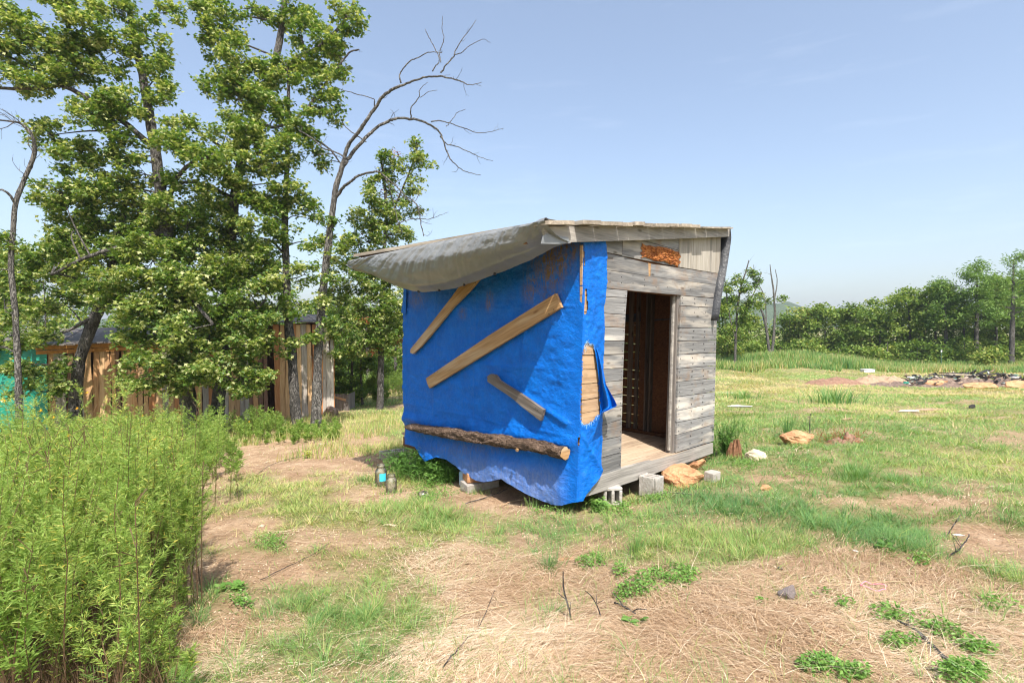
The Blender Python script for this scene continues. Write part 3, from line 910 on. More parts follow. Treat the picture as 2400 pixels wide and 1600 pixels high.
# weld the two sheets along the fold
for j in range(nv):
    pass
fpt = np.stack([np.full(nv, -.012), np.full(nv, -.012)], -1)
PL[-1, :, 0] = -.012; PL[-1, :, 1] = -.010
PL[-1, :, 2] = np.interp(np.linspace(0, 1, nv), np.linspace(0, 1, nv), PR[0, :, 2])
PR[0] = PL[-1]
hole = np.array([(673, 585), (688, 600), (708, 603), (724, 660), (738, 760), (747, 1000), (715, 1035), (690, 1055), (660, 1068), (641, 1048), (640, 975), (644, 900), (650, 760), (652, 650), (660, 610)]) / 2.45 + [1100, 560]
slits = [np.array([(655, 62), (664, 75), (665, 150), (656, 158)]) / 2.45 + [1100, 560],
         np.array([(664, 285), (674, 290), (677, 400), (668, 432), (660, 430), (662, 340)]) / 2.45 + [1100, 560],
         np.array([(632, 1118), (639, 1122), (634, 1180), (626, 1188)]) / 2.45 + [1100, 560]]
def holes(X, Y):
    j = 2.2 * vnoise(X * .5, Y * .5, seed=90)
    r = inpoly(X + j, Y + j, hole)
    for s_ in slits: r |= inpoly(X, Y, s_)
    return r
mid = lambda A: (A[:-1, :-1] + A[1:, :-1] + A[1:, 1:] + A[:-1, 1:]) / 4
kL = ~holes(mid(xr), mid(pyg))
kR = ~holes(mid(x2), mid(y2))
b = MB()
VL, FL = gridmesh(PL, kL)
VR, FR = gridmesh(PR, kR)
V = np.concatenate([VL, VR])
tarp = shed_thing('blue_tarp', 'bright blue plastic tarpaulin nailed over the side of the plank shed', 'tarp')
o = mk('sheet', V, [FL, FR + len(VL)], M['blue_tarp'], tarp, {'dirt': np.r_[dirt_a.ravel(), np.zeros(len(VR))], 'dust': np.r_[dust.ravel(), np.zeros(len(VR))]}, True)
# torn flap hanging from the hole
n1, n2 = 26, 50
U, Vv = np.meshgrid(np.linspace(0, 1, n1), np.linspace(0, 1, n2), indexing='ij')
le = lambda v: np.interp(v, [0, .3, .6, .85, 1], [1391, 1399, 1406, 1409, 1409])
re = lambda v: np.interp(v, [0, .15, .35, .6, .85, .93, 1], [1393, 1404, 1413, 1420, 1441, 1447, 1410])
lyy = lambda v: 805 + (968 - 805) * v
ryy = lambda v: np.interp(v, [0, .15, .35, .6, .85, .93, 1], [805, 828, 860, 900, 938, 951, 968])
px = le(Vv) + (re(Vv) - le(Vv)) * U
pyy = lyy(Vv) + (ryy(Vv) - lyy(Vv)) * U
P = onp(1, -.03, px, pyy)
outw = (.02 + .17 * U * Vv + .03 * np.sin(U * 9 + Vv * 4) * Vv)
r = ray(px, pyy) @ RM
P = camL + r * ((-outw - camL[1]) / r[..., 1])[..., None]
V, Fq = gridmesh(P)
mk('torn_flap', V, Fq, M['blue_tarp'], tarp, None, True)
# loose corner at the far upper edge
poly = [(952, 672), (952, 700), (951, 735), (946, 737), (940, 731), (944, 705), (947, 680)]
P = onp(0, -.05, [q[0] for q in poly], [q[1] for q in poly]); Bk = P + [.006, .004, 0]
V, Fs = prism(P, Bk); mk('loose_corner', V, Fs, M['blue_tarp'], tarp)
# frayed threads round the tear
tb = MB()
for t in np.linspace(0, 1, 46):
    i = t * (len(hole) - 1e-6); a_ = hole[int(i) % len(hole)]; c_ = hole[(int(i) + 1) % len(hole)]
    q = a_ + (c_ - a_) * (i % 1)
    if not (q[1] > 970 or q[1] < 815): continue
    for rep in range(3):
        p0 = onp(1, -.035, q[0], q[1]); 
        d = np.array([rng.normal(0, .012), -.01 - abs(rng.normal(0, .008)), rng.normal(-.008, .014)])
        V, Fs = tube([p0, p0 + d * .6, p0 + d * 1.1 + [0, 0, -.004]], [.0011, .0009, .0006], 3)
        tb.add(V, Fs)
M['thread'] = plain('blue_thread', (.35, .6, .85), .6)
setp(tb.out('frayed_threads', M['thread'], tarp), kind='stuff')

# ------------------------------------------------------------------ grey roof tarp
n1, n2 = 260, 90
U, Vv = np.meshgrid(np.linspace(0, 1, n1), np.linspace(0, 1, n2), indexing='ij')
tX = np.array([820, 900, 1000, 1100, 1200, 1275]); tY = np.array([611, 594, 573, 552.5, 532, 517.5])
bX = np.array([823, 832, 850, 868, 890, 925, 960, 985, 1012, 1060, 1120, 1180, 1240, 1300, 1336]); bY = np.array([622, 634, 638, 643, 654, 670, 681, 684, 682, 675, 655, 633, 608, 580, 568])
ptop = 820 + 455 * U
ytop = np.interp(ptop, tX, tY)
ub = np.interp(U, [0, .04, .1, .93, 1], [0, .012, .05, .9, 1])
pbot = 823 + (1336 - 823) * ub
ybot = np.interp(pbot, bX, bY)
PT = onp(0, XE - .012, ptop, ytop - 1)
# lower edge lies inward of the eave, right up to the fascia at the near end
xin = XE + np.interp(U, [0, .1, .5, .85, 1], [.05, .16, .2, .26, .36])
r = ray(pbot, ybot) @ RM
PB = camL + r * ((xin - camL[0]) / r[..., 0])[..., None]
S = Vv ** 1.0
Pg = PT + (PB - PT) * S[..., None]
bul = np.sin(np.pi * np.clip(S, 0, 1)) 
Pg[..., 0] -= bul * np.interp(U, [0, .2, .5, .8, 1], [.06, .14, .16, .12, .02])
Pg[..., 2] -= bul * .02
# pull creases fanning down from the eave nails
ang = U * 46 + Vv * 3.0
cre = np.abs(vnoise(ang * 1.0 + 3, Vv * .8, seed=81)) * np.exp(-Vv * 1.9) * .04 + np.abs(vnoise(ang * 2.4, Vv * 1.5, seed=82)) * np.exp(-Vv * 3.5) * .022
cre += .03 * vnoise(U * 5 - Vv * 3, Vv * 4, seed=83) * sstep(.15, .5, Vv) + .008 * fbm(U * 40, Vv * 9, 0, 3, 84)
sw = np.exp(-((Vv - (.86 - .5 * (U - .55) ** 2)) / .06) ** 2) * .02
Pg[..., 0] -= (cre - .012 + sw) * np.minimum(1, Vv * 12)
g_tarp = shed_thing('grey_tarp', 'grey silver tarpaulin sagging under the low eave of the shed roof', 'tarp')
V1, F1 = gridmesh(Pg)
# top strip lying on the roof boards
n3 = 14
T = np.zeros((n1, n3, 3))
for j in range(n3):
    q = j / (n3 - 1)
    T[:, j] = PT[:, 0]
    T[:, j, 0] += q * .9 * (1 - sstep(.86, 1.0, U[:, 0]) * .95)
    T[:, j, 2] = PT[:, 0, 2] + slope * (T[:, j, 0] - XE) + .022 * min(1, q * 6) + .004 * vnoise(U[:, 0] * 30, q * 6, seed=85)
V2_, F2 = gridmesh(T)
mk('sheet', np.concatenate([V1, V2_]), [F1, F2[:, ::-1] + len(V1)], M['grey_tarp'], g_tarp, None, True)
poly = [(1273, 552), (1284, 548), (1297, 549), (1331, 556), (1338, 570), (1300, 572), (1268, 571)]
P = onp(1, -.092, [q[0] for q in poly], [q[1] for q in poly]); Bk = P + [0, .004, 0]
V, Fs = prism(P, Bk); mk('folded_corner', V, Fs, M['grey_tarp'], g_tarp)
gb = MB()
for (x, yv) in ((978, 680), (1026, 674), (1086, 657), (1158, 637)):
    u0 = np.interp(x, pbot[:, -1], U[:, -1]); i0 = int(u0 * (n1 - 1))
    p = Pg[i0, -2]
    V, Fs = box(p + [-.006, 0, 0], .02, .018, .03, jit=.003); gb.add(V, Fs)
gb.out('tie_knots', M['nail'], g_tarp)['kind'] = 'stuff'

# ------------------------------------------------------------------ boards nailed over the blue tarp
def nailed(name, label, cat, poly, mat, off, th, bend=0):
    t = shed_thing(name, label, cat)
    P = onp(0, -off, [q[0] for q in poly], [q[1] for q in poly])
    Bk = P.copy(); Bk[:, 0] += th
    V, Fs = prism(P, Bk)
    # rotate the object's own frame so that the grain runs along the board
    c = P.mean(0)
    d = P[np.argmax(P[:, 1])] - P[np.argmin(P[:, 1])]; d[0] = 0; d = nrm(d)
    R3 = np.array([d, np.cross([1., 0, 0], d), [1., 0, 0]]).T
    Vl = (V - c) @ R3
    o = mk('board', Vl, Fs, M[mat], t)
    o.matrix_local = Matrix.Translation(Vector(c)) @ Matrix([list(q) for q in R3]).to_4x4()
    L_ = np.abs((P - c) @ d).max()
    for e_ in (-.86, -.80, .84, .78):
        q = c + d * L_ * e_ + np.cross([1., 0, 0], d) * rng.uniform(-.02, .02); q[0] = -off - .002
        th_ = np.linspace(0, 2 * np.pi, 6, endpoint=False)
        f_ = np.stack([np.full(6, q[0]), q[1] + .006 * np.cos(th_), q[2] + .006 * np.sin(th_)], -1); b2 = f_ + [.004, 0, 0]
        Vn, Fn = prism(f_, b2); mk('nail', Vn, Fn, M['nail'], t)
    return t
nailed('nailed_board', 'narrow brown board nailed at a slant under the grey eave tarp, tapering downward', 'board',
       [(1136, 645), (1092, 650), (1080, 666), (1055, 700), (1000, 771), (962, 818), (961, 826), (967, 829), (985, 812), (1020, 771), (1062, 719), (1100, 681), (1122, 655)], 'board_wood', .075, .03)
nailed('nailed_board', 'long light brown board nailed diagonally across the middle of the blue tarp', 'board',
       [(1301.8, 687.3), (1308, 703), (1315.5, 720), (1160, 815), (1006, 909.5), (1001, 898), (998, 886.4), (1150, 783)], 'board_wood', .078, .032)
nailed('bark_slab', 'short grey bark-edged slab nailed low on the blue tarp, sloping down to the right', 'board',
       [(1142, 881), (1150, 876), (1159, 878), (1164, 884), (1167, 890), (1190, 905), (1215, 920), (1243, 939), (1273, 960), (1270, 973), (1266, 986), (1244, 969), (1222, 952), (1204, 936), (1186, 923), (1166, 910), (1154.5, 902), (1142, 894)], 'slab_wood', .085, .038)
# the log
t = shed_thing('pine_log', 'rough barked thin log fixed along the bottom of the blue tarp', 'log')
cx = np.array([950, 960, 975, 1010, 1060, 1110, 1170, 1230, 1290, 1324.])
cy = np.array([999, 1001, 1003, 1008, 1015, 1024, 1032, 1042, 1053, 1061.])
rp = np.array([3, 7, 9.5, 10, 12, 13, 13.5, 14.5, 15.5, 16])
P = onp(0, -.11, cx, cy)
dep = (L2W(P) - CAM)[:, 1]
Pc = crom(P, 18); Rr = np.interp(np.linspace(0, 1, len(Pc)), np.linspace(0, 1, len(cx)), rp * dep / F)
V, Fs = tube(Pc, Rr, 26, rough=.30, seed=5)
c = V.mean(0)
d = nrm(P[-1] - P[0]); s2 = nrm(np.cross([1., 0, 0], d)); R3 = np.array([s2, np.cross(d, s2), d]).T
o = mk('bark', (V - c) @ R3, Fs[:1], M['bark_log'], t, None, True); o.matrix_local = Matrix.Translation(Vector(c)) @ Matrix([list(q) for q in R3]).to_4x4()
ne = len(V) - 26
ring = V[ne:]; cen = ring.mean(0) + nrm(P[-1] - P[-2]) * .002
Vr = np.concatenate([ring * .985 + cen * .015 + nrm(P[-1] - P[-2]) * .003, [cen]])
mk('cut_end', Vr, np.array([[i, (i + 1) % 26, 26] for i in range(26)]), M['board_wood'], t)
V, Fs = box(onp(0, -.18, 1212, 1054), .03, .025, .02, jit=.005); mk('knot', V, Fs, M['tan_wood'], t)
# ------------------------------------------------------------------ blocks, stones and other small things on the ground
def Rzm(a, tilt=0, tx=0):
    return np.array(Matrix.Rotation(a, 3, 'Z') @ Matrix.Rotation(tilt, 3, 'Y') @ Matrix.Rotation(tx, 3, 'X'))
def block(loc, ang, size, label, hollow=True, name='cinder_block', on_end=False, tilt=0, tx=0, group='concrete blocks round the shed', mat='concrete'):
    """hollow concrete block: shell walls and webs as one casting, the cells open upwards"""
    lx_, ly_, lz_ = size
    b = MB()
    if hollow:
        w = .032
        for sy in (-1, 1):
            V, Fs = box((0, sy * (ly_ - w) / 2, 0), lx_, w, lz_); b.add(V, Fs)
        for sx_ in (-1, 0, 1):
            V, Fs = box((sx_ * (lx_ - w) / 2, 0, 0), w, ly_ - 2 * w - .001, lz_ - .002); b.add(V, Fs)
    else:
        V, Fs = box((0, 0, 0), lx_, ly_, lz_, jit=.004); b.add(V, Fs)
    o = b.out(name, M[mat])
    R = Rzm(ang, tilt, tx)
    if on_end: R = R @ np.array(Matrix.Rotation(math.pi / 2, 3, 'X'))
    o.matrix_world = Matrix.Translation(Vector([float(q) for q in loc])) @ Matrix([list(q) for q in R]).to_4x4()
    bv = o.modifiers.new('b', 'BEVEL'); bv.width = .006; bv.segments = 1
    return setp(o, label, 'concrete block', group)
def gp(px, py, dz=0.0):
    p = gnd(px, py); p[2] += dz; return p
A44 = math.radians(44.4)
p = gp(1434, 1186); block(p + [0, .10, .085], A44 - .62, (.19, .19, .19), 'pale hollow concrete block under the front corner beside the blue tarp', on_end=True)
p = gp(1532, 1166); block(p + [.0, .10, .095], A44 + .1, (.17, .2, .21), 'upright hollow concrete block under the door sill, left of the big orange rock', tilt=.03)
p = gp(1676, 1131); block(p + [0, .08, .05], A44 - .1, (.15, .12, .1), 'small pale concrete brick half in grass at the right end of the orange rock', hollow=False, name='concrete_brick')
p = gp(918, 1076); block(p + [0, .1, .05], .55, (.39, .19, .13), 'grey hollow concrete block lying in the shed shadow left of the tarp')
p = gp(1118, 1154); q0 = p.copy(); block(p + [.02, .14, .045], .5, (.40, .2, .10), 'grey concrete block flat under the middle of the blue tarp', hollow=False)
block(p + [-.02, .15, .150], .35, (.26, .2, .11), 'tan concrete block stacked on the grey block under the tarp', hollow=False, mat='sandstone')
p = gp(1318, 1186); block(p + [0, .05, .02], .7, (.16, .1, .05), 'flat grey brick end below the lowest corner of the blue tarp', hollow=False, name='concrete_brick')
for (x, y_) in ((.75, 2.7), (2.35, 2.7), (2.4, .25)):
    w = L2W([x, y_, FZ - .30]); block(w, A44, (.39, .19, .24), {.75: 'concrete block in the dark under the rear of the tarp side', 2.35: 'concrete block carrying the far rear corner of the shed', 2.4: 'concrete block under the right end of the door sill'}[x], hollow=True)

def rock(name, loc, size, ang, mat, label, cat='rock', seed=0, group=None, n=34, flat=.35, rough=.22, tilt=0):
    th = np.linspace(0, math.pi, n // 2 + 1); ph = np.linspace(0, 2 * math.pi, n, endpoint=False)
    T_, P_ = np.meshgrid(th, ph, indexing='ij')
    d = np.stack([np.sin(T_) * np.cos(P_), np.sin(T_) * np.sin(P_), np.cos(T_)], -1)
    r = np.full(T_.shape, 1.25)
    rg = np.random.default_rng(seed)
    for k in range(13):
        m = nrm(rg.normal(size=3)); h = rg.uniform(.62, 1.0)
        dd = d @ m
        r = np.where(dd > .05, np.minimum(r, h / np.maximum(dd, .05)), r)
    r = r * (1 + rough * fbm(d[..., 0] * 2.5 + seed, d[..., 1] * 2.5, d[..., 2] * 4, 4, seed))
    V = d * r[..., None] * np.array(size) / 2
    V[..., 2] = np.where(V[..., 2] < -flat * size[2], -flat * size[2], V[..., 2])
    m_ = V.shape[1]
    idx = np.arange(V.shape[0] * m_).reshape(V.shape[0], m_)
    Fq = np.stack([idx[:-1], idx[1:], np.roll(idx, -1, 1)[1:], np.roll(idx, -1, 1)[:-1]], -1).reshape(-1, 4)
    Vv_ = V.reshape(-1, 3) @ Rzm(ang, tilt).T
    o = mk(name, Vv_, Fq, M[mat], None, None, False)
    o.location = [float(q) for q in loc]
    return setp(o, label, cat, group)
RG = 'sandstone rocks lying about the shed'
p = gp(1605, 1143); rock('sandstone_rock', p + [.03, .18, .06], (.54, .40, .29), .35, 'sandstone', 'big orange sandstone rock wedged against the shed sill', seed=4, group=RG)
p = gp(1640, 1100); rock('sandstone_rock', p + [-.02, .05, .04], (.2, .15, .12), -.5, 'sandstone', 'small tilted orange stone behind the big rock at the shed sill', seed=8, group=RG, tilt=-.5)
p = gp(1888, 1046); rock('sandstone_rock', p + [0, .20, .045], (.46, .36, .24), .1, 'sandstone', 'orange sandstone boulder at the end of the torn red dirt ridge in the meadow', seed=12, group=RG)
p = gp(1772, 1080); rock('pale_log_round', p + [.03, .1, .05], (.34, .2, .17), .5, 'pale_stone', 'short pale weathered wood chunk lying in grass right of the shed', 'wood chunk', seed=16)
p = gp(1801, 1148); rock('sandstone_rock', p + [0, .03, .0], (.15, .10, .07), .2, 'sandstone', 'small flat orange stone in the grass right of the concrete brick', seed=17, group=RG)
p = gp(1345, 1308); rock('sandstone_rock', p + [0, 0, -.03], (.22, .14, .08), .1, 'sandstone', 'flat orange stone sunk in the ground in front of the tarp, among straw', seed=18, group=RG)
p = gp(1851, 1408); rock('grey_stone_chunk', p + [0, .01, .035], (.10, .085, .085), .3, 'grey_stone', 'square dark grey brick fragment lying on the straw', seed=23, flat=.3, rough=.08)
# torn dirt ridge with roots
def mound(name, px, py, sx_, sy_, h, mat, label, cat, seed, ang=0, rough=.5):
    p = gp(px, py)
    n = 60
    U, V_ = np.meshgrid(np.linspace(-1, 1, n), np.linspace(-1, 1, n), indexing='ij')
    X = U * sx_; Y = V_ * sy_
    ca, sa = math.cos(ang), math.sin(ang)
    WX, WY = p[0] + X * ca - Y * sa, p[1] + X * sa + Y * ca
    q = np.clip(1 - (U * U + V_ * V_), 0, 1)
    z = ground_z(WX, WY) - .03 + h * q * (1 + rough * fbm(WX * 5 / h * .25, WY * 5 / h * .25, 0, 4, seed)) + .10 * h * fbm(WX * 14, WY * 14, 0, 3, seed + 1) * (q > 0)
    z = np.where(q <= 0, ground_z(WX, WY) - .05, z)
    V, Fq = gridmesh(np.stack([WX, WY, z], -1))
    return setp(mk(name, V, Fq, M[mat], None, None, True, loc=p), label, cat)
mound('dirt_ridge', 1972, 1036, .40, .13, .10, 'red_dirt', 'low ridge of torn red dirt and dead roots beside the meadow boulder', 'dirt mound', 30, rough=1.4)
b = MB()
for i in range(130):
    p = gp(rng.uniform(1920, 2030), rng.uniform(1020, 1042), rng.uniform(.0, .06)); d = np.array([rng.normal(0, .05), rng.normal(0, .03), abs(rng.normal(0.02, .05))])
    V, Fs = tube([p, p + d * .5 + rng.normal(0, .008, 3), p + d], [.004, .003, .002], 3); b.add(V, Fs, rng.uniform(0, 1))
o = b.out('dead_roots', M['dead_leaf']); setp(o, kind='stuff')
# burnt heap and dirt mounds far right
mound('dirt_mound', 1958, 897, 1.4, .6, .24, 'red_dirt', 'low reddish dirt mound at the left end of the burnt heap', 'dirt mound', 33)
mound('dirt_mound', 2065, 899, 1.4, .7, .34, 'tan_dirt', 'taller tan dirt mound between the reddish mound and the burnt heap', 'dirt mound', 36)
p0 = gp(2260, 898)
mound('ash_bed', 2270, 903, 4.4, 1.35, .22, 'ash', 'flat bed of dark ash under the burnt heap in the meadow', 'ash bed', 39, rough=1.2)
heap = MB()
for i in range(300):
    x = rng.uniform(2120, 2430); yv = rng.uniform(884, 906)
    p = gp(x, yv, .15); hgt = .20 * math.exp(-((x - 2290) / 45) ** 2) + .05
    V, Fs = box(p + [0, 0, rng.uniform(-.06, hgt)], rng.uniform(.05, .40), rng.uniform(.03, .10), rng.uniform(.015, .05), Rzm(rng.uniform(0, 3), rng.normal(0, .3), rng.normal(0, .3)), jit=.012)
    heap.add(V, Fs, rng.random() ** 1.4)
setp(heap.out('burnt_debris', M['bits']), kind='stuff')
for (x, yv, L, an, tl, mt, lb) in [(2240, 886, 1.5, .08, .02, 'char', 'long charred board lying across the top of the burnt heap'), (2215, 893, 1.2, -.12, .05, 'char', 'charred board sticking out of the front left of the burnt heap'),
                                (2300, 885, 1.0, .4, -.2, 'char', 'short charred board tilted up at the peak of the burnt heap'), (2265, 891, 1.3, -.3, .06, 'roof_wood', 'grey unburnt board in the middle of the burnt heap'),
                                (2330, 889, 1.1, .2, -.03, 'char', 'charred board lying right of the peak of the burnt heap')]:
    p = gp(x, yv + 6, .34)
    V, Fs = box((0, 0, 0), L, .14, .04, jit=.006)
    o = mk('charred_board', V @ Rzm(an, tl).T, Fs, M[mt]); o.location = p; setp(o, lb, 'board', 'boards on the burnt heap')
for (x, yv, s, mt, lb, sd) in [(2205, 906, (1.05, .5, .34), 'sandstone', 'flat brown rock at the left front edge of the burnt heap', 41), (2310, 909, (1.0, .5, .36), 'sandstone', 'rounded orange rock in the middle of the burnt heap edge', 42),
                           (2395, 910, (1.2, .5, .36), 'sandstone', 'long orange rock at the right front edge of the burnt heap', 43), (2262, 905, (.5, .3, .2), 'tan_dirt', 'small tan rock between the larger heap-edge rocks', 44),
                           (2170, 900, (.3, .2, .14), 'grey_stone', 'small dark rock left of the burnt heap rocks', 46)]:
    p = gp(x, yv); rock('edge_rock', p + [0, .2, .06], s, .05, mt, lb, seed=sd, group='rocks edging the burnt heap', n=26)
for (x, yv, s, mt, lb) in [(2206, 893, (.3, .1, .08), 'white_foil', 'crumpled whitish sheet at the left of the burnt heap'), (2245, 897, (.3, .12, .05), 'green_tarp', 'faded green scrap inside the burnt heap'),
                       (2125, 906, (.22, .12, .10), 'green_tarp', 'small green plastic scrap left of the burnt heap'), (2378, 894, (.4, .15, .14), 'white_foil', 'pale crumpled sheet on the right part of the burnt heap'), (2340, 897, (.35, .15, .1), 'white_foil', 'pale broken sheet between the charred boards')]:
    p = gp(x, yv); rock('scrap', p + [0, 0, .15], s, rng.uniform(0, 3), mt, lb, 'scrap', seed=int(x), group='scraps in the burnt heap', n=16, rough=.5)
# white box, brick, post in the meadow
p = gp(2033, 871); V, Fs = box((0, 0, .05), .62, .34, .16, jit=.012)
e = empty('foam_box', p, 'white foam box lying on the far meadow in front of the bank', 'box')
mk('box_body', V, Fs, M['white'], e)
V, Fs = box((0.02, 0, .145), .66, .37, .03, Rzm(.04, .03), jit=.006); mk('lid', V, Fs, M['white'], e)
p = gp(2205, 872); V, Fs = box((0, 0, .06), .36, .2, .12, jit=.01); o = mk('pale_brick', V, Fs, M['tan_dirt']); o.location = p; setp(o, 'small pale brick at the foot of the green meadow post', 'brick')
pt = gp(2206, 866); Hh = 1.32
e = empty('fence_post', pt, 'thin green steel post with a white top standing in the meadow', 'post')
b = MB()
for sx_, sy_ in ((.045, .008), (.008, .045)):
    V, Fs = box((0, .0 if sy_ < .02 else .028, Hh / 2 - .15), sx_, sy_, Hh); b.add(V, Fs)
for k in range(9):
    V, Fs = box((0, -.008, .15 + k * .12), .014, .008, .02); b.add(V, Fs)
b.out('post_shaft', M['post_green'], e)
V, Fs = box((0, .02, Hh - .15 + .07), .06, .07, .14); mk('post_cap', V, Fs, M['white'], e)
# small litter: each its own thing
for (x, yv, s, mt, lb, cat) in [(1277, 1487, (.03, .022, .012), 'white', 'small white chip on the straw below the upright stick', 'litter'), (2005, 1291, (.035, .02, .012), 'white', 'white paper scrap at the lower edge of the dark grass clump', 'litter'),
                            (1829, 1333, (.045, .03, .015), 'tar', 'flattened dark metal can half sunk in the straw', 'can'), (2250, 1254, (.08, .03, .01), 'white_foil', 'thin white scrap on the bare dirt at the far right', 'litter'),
                            (1700, 921, (.5, .06, .03), 'white', 'white stick lying in the grass just right of the shed', 'litter'), (1733, 953, (.6, .2, .05), 'white_foil', 'pale flat stone in the meadow close to the shed', 'rock'),
                            (2180, 962, (.9, .3, .06), 'tan_dirt', 'long bare pale stone slab lying in the meadow', 'rock'), (2130, 965, (.6, .2, .05), 'pale_stone', 'pale flat stone left of the long slab in the meadow', 'rock'), (2280, 957, (.2, .05, .10), 'char', 'black scrap standing in the yellowish meadow grass', 'scrap'),
                            (755, 1040, (.10, .05, .012), 'white_foil', 'white litter on the bare path left of the shed', 'litter'), (918, 1232, (.14, .05, .02), 'pale_stone', 'pale flat stone in the grass in front of the jars', 'rock'), (613, 1235, (.06, .05, .03), 'pale_stone', 'small pale stone by the bare patch beside the tall weeds', 'rock'), (1985, 983, (.3, .1, .03), 'tan_dirt', 'tan flat stone in the grass beyond the boulder', 'rock')]:
    p = gp(x, yv); rock('litter_piece' if cat in ('litter', 'scrap', 'can') else 'flat_stone', p + [0, 0, s[2] * .35], s, rng.uniform(-.3, .3), mt, lb, cat, seed=int(x + yv), n=14, rough=.3)
# pink cord
p = gp(2048, 1385); th = np.linspace(0, 5.6, 26)
Pc = np.stack([p[0] + .065 * np.cos(th) + .008 * np.cos(3 * th), p[1] + .05 * np.sin(th), ground_z(p[0] + .06 * np.cos(th), p[1] + .05 * np.sin(th)) + .03 + .006 * np.sin(th * 4)], -1)
V, Fs = tube(Pc, np.full(26, .003), 6); setp(mk('pink_cord', V, Fs, M['pink'], None, None, True, loc=p), 'loop of faded pink cord lying on the straw', 'cord')
# sticks
def stick(pts, r0, r1, label, mat='bark', name='stick', dz=None, side=3, group='dead sticks and stems in the straw'):
    P = []
    for q in pts:
        p = gp(q[0], q[1])
        p[2] += q[2] if len(q) > 2 else .02
        P.append(p)
    Pc = crom(P, 6); Pc += rng.normal(0, .002, Pc.shape)
    b = MB(); V, Fs = tube(Pc, np.linspace(r0, r1, len(Pc)), 6, rough=.15); b.add(V, Fs)
    for k in range(side):
        i = rng.integers(2, len(Pc) - 2); d = nrm(np.array([rng.normal(), rng.normal(), abs(rng.normal()) * .6]))
        V, Fs = tube([Pc[i], Pc[i] + d * .04, Pc[i] + d * .09 + rng.normal(0, .01, 3)], [r1, r1 * .8, r1 * .5], 4); b.add(V, Fs)
    o = b.out(name, M[mat], smooth=True, loc=P[0]); return setp(o, label, 'stick', group)
g = gnd(1338, 1452)
def vstick(px0, py0, pts, r0, r1, label, mat='bark', side=2):
    g = gnd(px0, py0); P = [g + [0, 0, -.02]]
    for (x, yv, dy) in pts: P.append(at(x, yv, g[1] + dy))
    Pc = crom(P, 6); b = MB(); V, Fs = tube(Pc, np.linspace(r0, r1, len(Pc)), 6, rough=.15); b.add(V, Fs)
    for k in range(side):
        i = rng.integers(3, len(Pc) - 1); d = nrm(np.array([rng.normal(), rng.normal() * .4, .7]))
        V, Fs = tube([Pc[i], Pc[i] + d * .03, Pc[i] + d * .06], [r1, r1 * .8, r1 * .4], 4); b.add(V, Fs)
    return setp(b.out('dead_stalk', M[mat], smooth=True, loc=g), label, 'dead stalk', 'dead stems standing in the straw')
vstick(1340, 1452, [(1333, 1425, 0), (1322, 1385, .02), (1320, 1360, .02), (1320, 1338, .02)], .006, .003, 'dark upright forked dead stem standing in the middle of the straw')
vstick(1412, 1447, [(1400, 1420, 0), (1385, 1395, -.02), (1372, 1384, -.05)], .004, .002, 'thin brown dead stem leaning left, right of the upright stem')
vstick(1799, 1432, [(1797, 1400, 0), (1800, 1340, .03), (1812, 1288, .03)], .0018, .0009, 'tall hair-thin dry stem beside the dark grass', 'straw')
vstick(1778, 1483, [(1773, 1440, 0), (1768, 1385, .0), (1762, 1345, .0)], .0018, .0009, 'tall hair-thin dry stem left of the brick fragment', 'straw')
vstick(1396, 1340, [(1394, 1315, 0), (1400, 1285, .0)], .002, .001, 'pale dry stem in front of the shed sill grass', 'straw')
vstick(1898, 1017, [(1898, 990, 0), (1899, 967, .0)], .008, .004, 'thin reddish twig standing behind the meadow boulder')
vstick(2213, 1258, [(2235, 1230, .0), (2252, 1205, .0)], .006, .002, 'dark branching twig standing by the bare dirt at right')
stick([(1040, 1462), (1110, 1440), (1190, 1426)], .005, .003, 'pale long dry stalk lying left of the upright stem', 'straw')
stick([(1040, 1570), (1080, 1520), (1125, 1470), (1160, 1400, .05)], .0032, .0014, 'dark thin curved twig lying lower left in the straw')
stick([(1440, 1420), (1465, 1430), (1490, 1446)], .006, .004, 'short dark twig right of the leaning stem')
stick([(2125, 1465), (2170, 1510), (2220, 1555), (2270, 1590)], .014, .007, 'long grey weathered branch lying at the lower right', 'bark_pale')
stick([(2230, 1310, .03), (2255, 1300, .06), (2270, 1285, .10)], .006, .003, 'forked dark twig on the bare dirt at the right edge')
stick([(1900, 1377), (1960, 1378), (2040, 1372), (2150, 1373), (2240, 1395)], .004, .002, 'very long thin straw-coloured stalk across the straw behind the pink cord', 'straw')
stick([(610, 1365), (680, 1330), (740, 1300), (775, 1275)], .003, .0015, 'thin dark twig lying on the bare patch left of the grass')
stick([(1090, 1185), (1150, 1165), (1190, 1150)], .006, .003, 'brown twig on the bare dirt in front of the tarp')
stick([(1170, 1189), (1205, 1178), (1240, 1170)], .006, .003, 'pale twig on the bare dirt below the tarp hem', 'straw')
stick([(1620, 1163), (1560, 1158), (1545, 1175)], .005, .003, 'bent grey twig in the grass in front of the hollow block')
stick([(560, 1155), (640, 1090), (760, 1060)], .004, .003, 'dead thin vine across the dirt path', 'bark_pale')

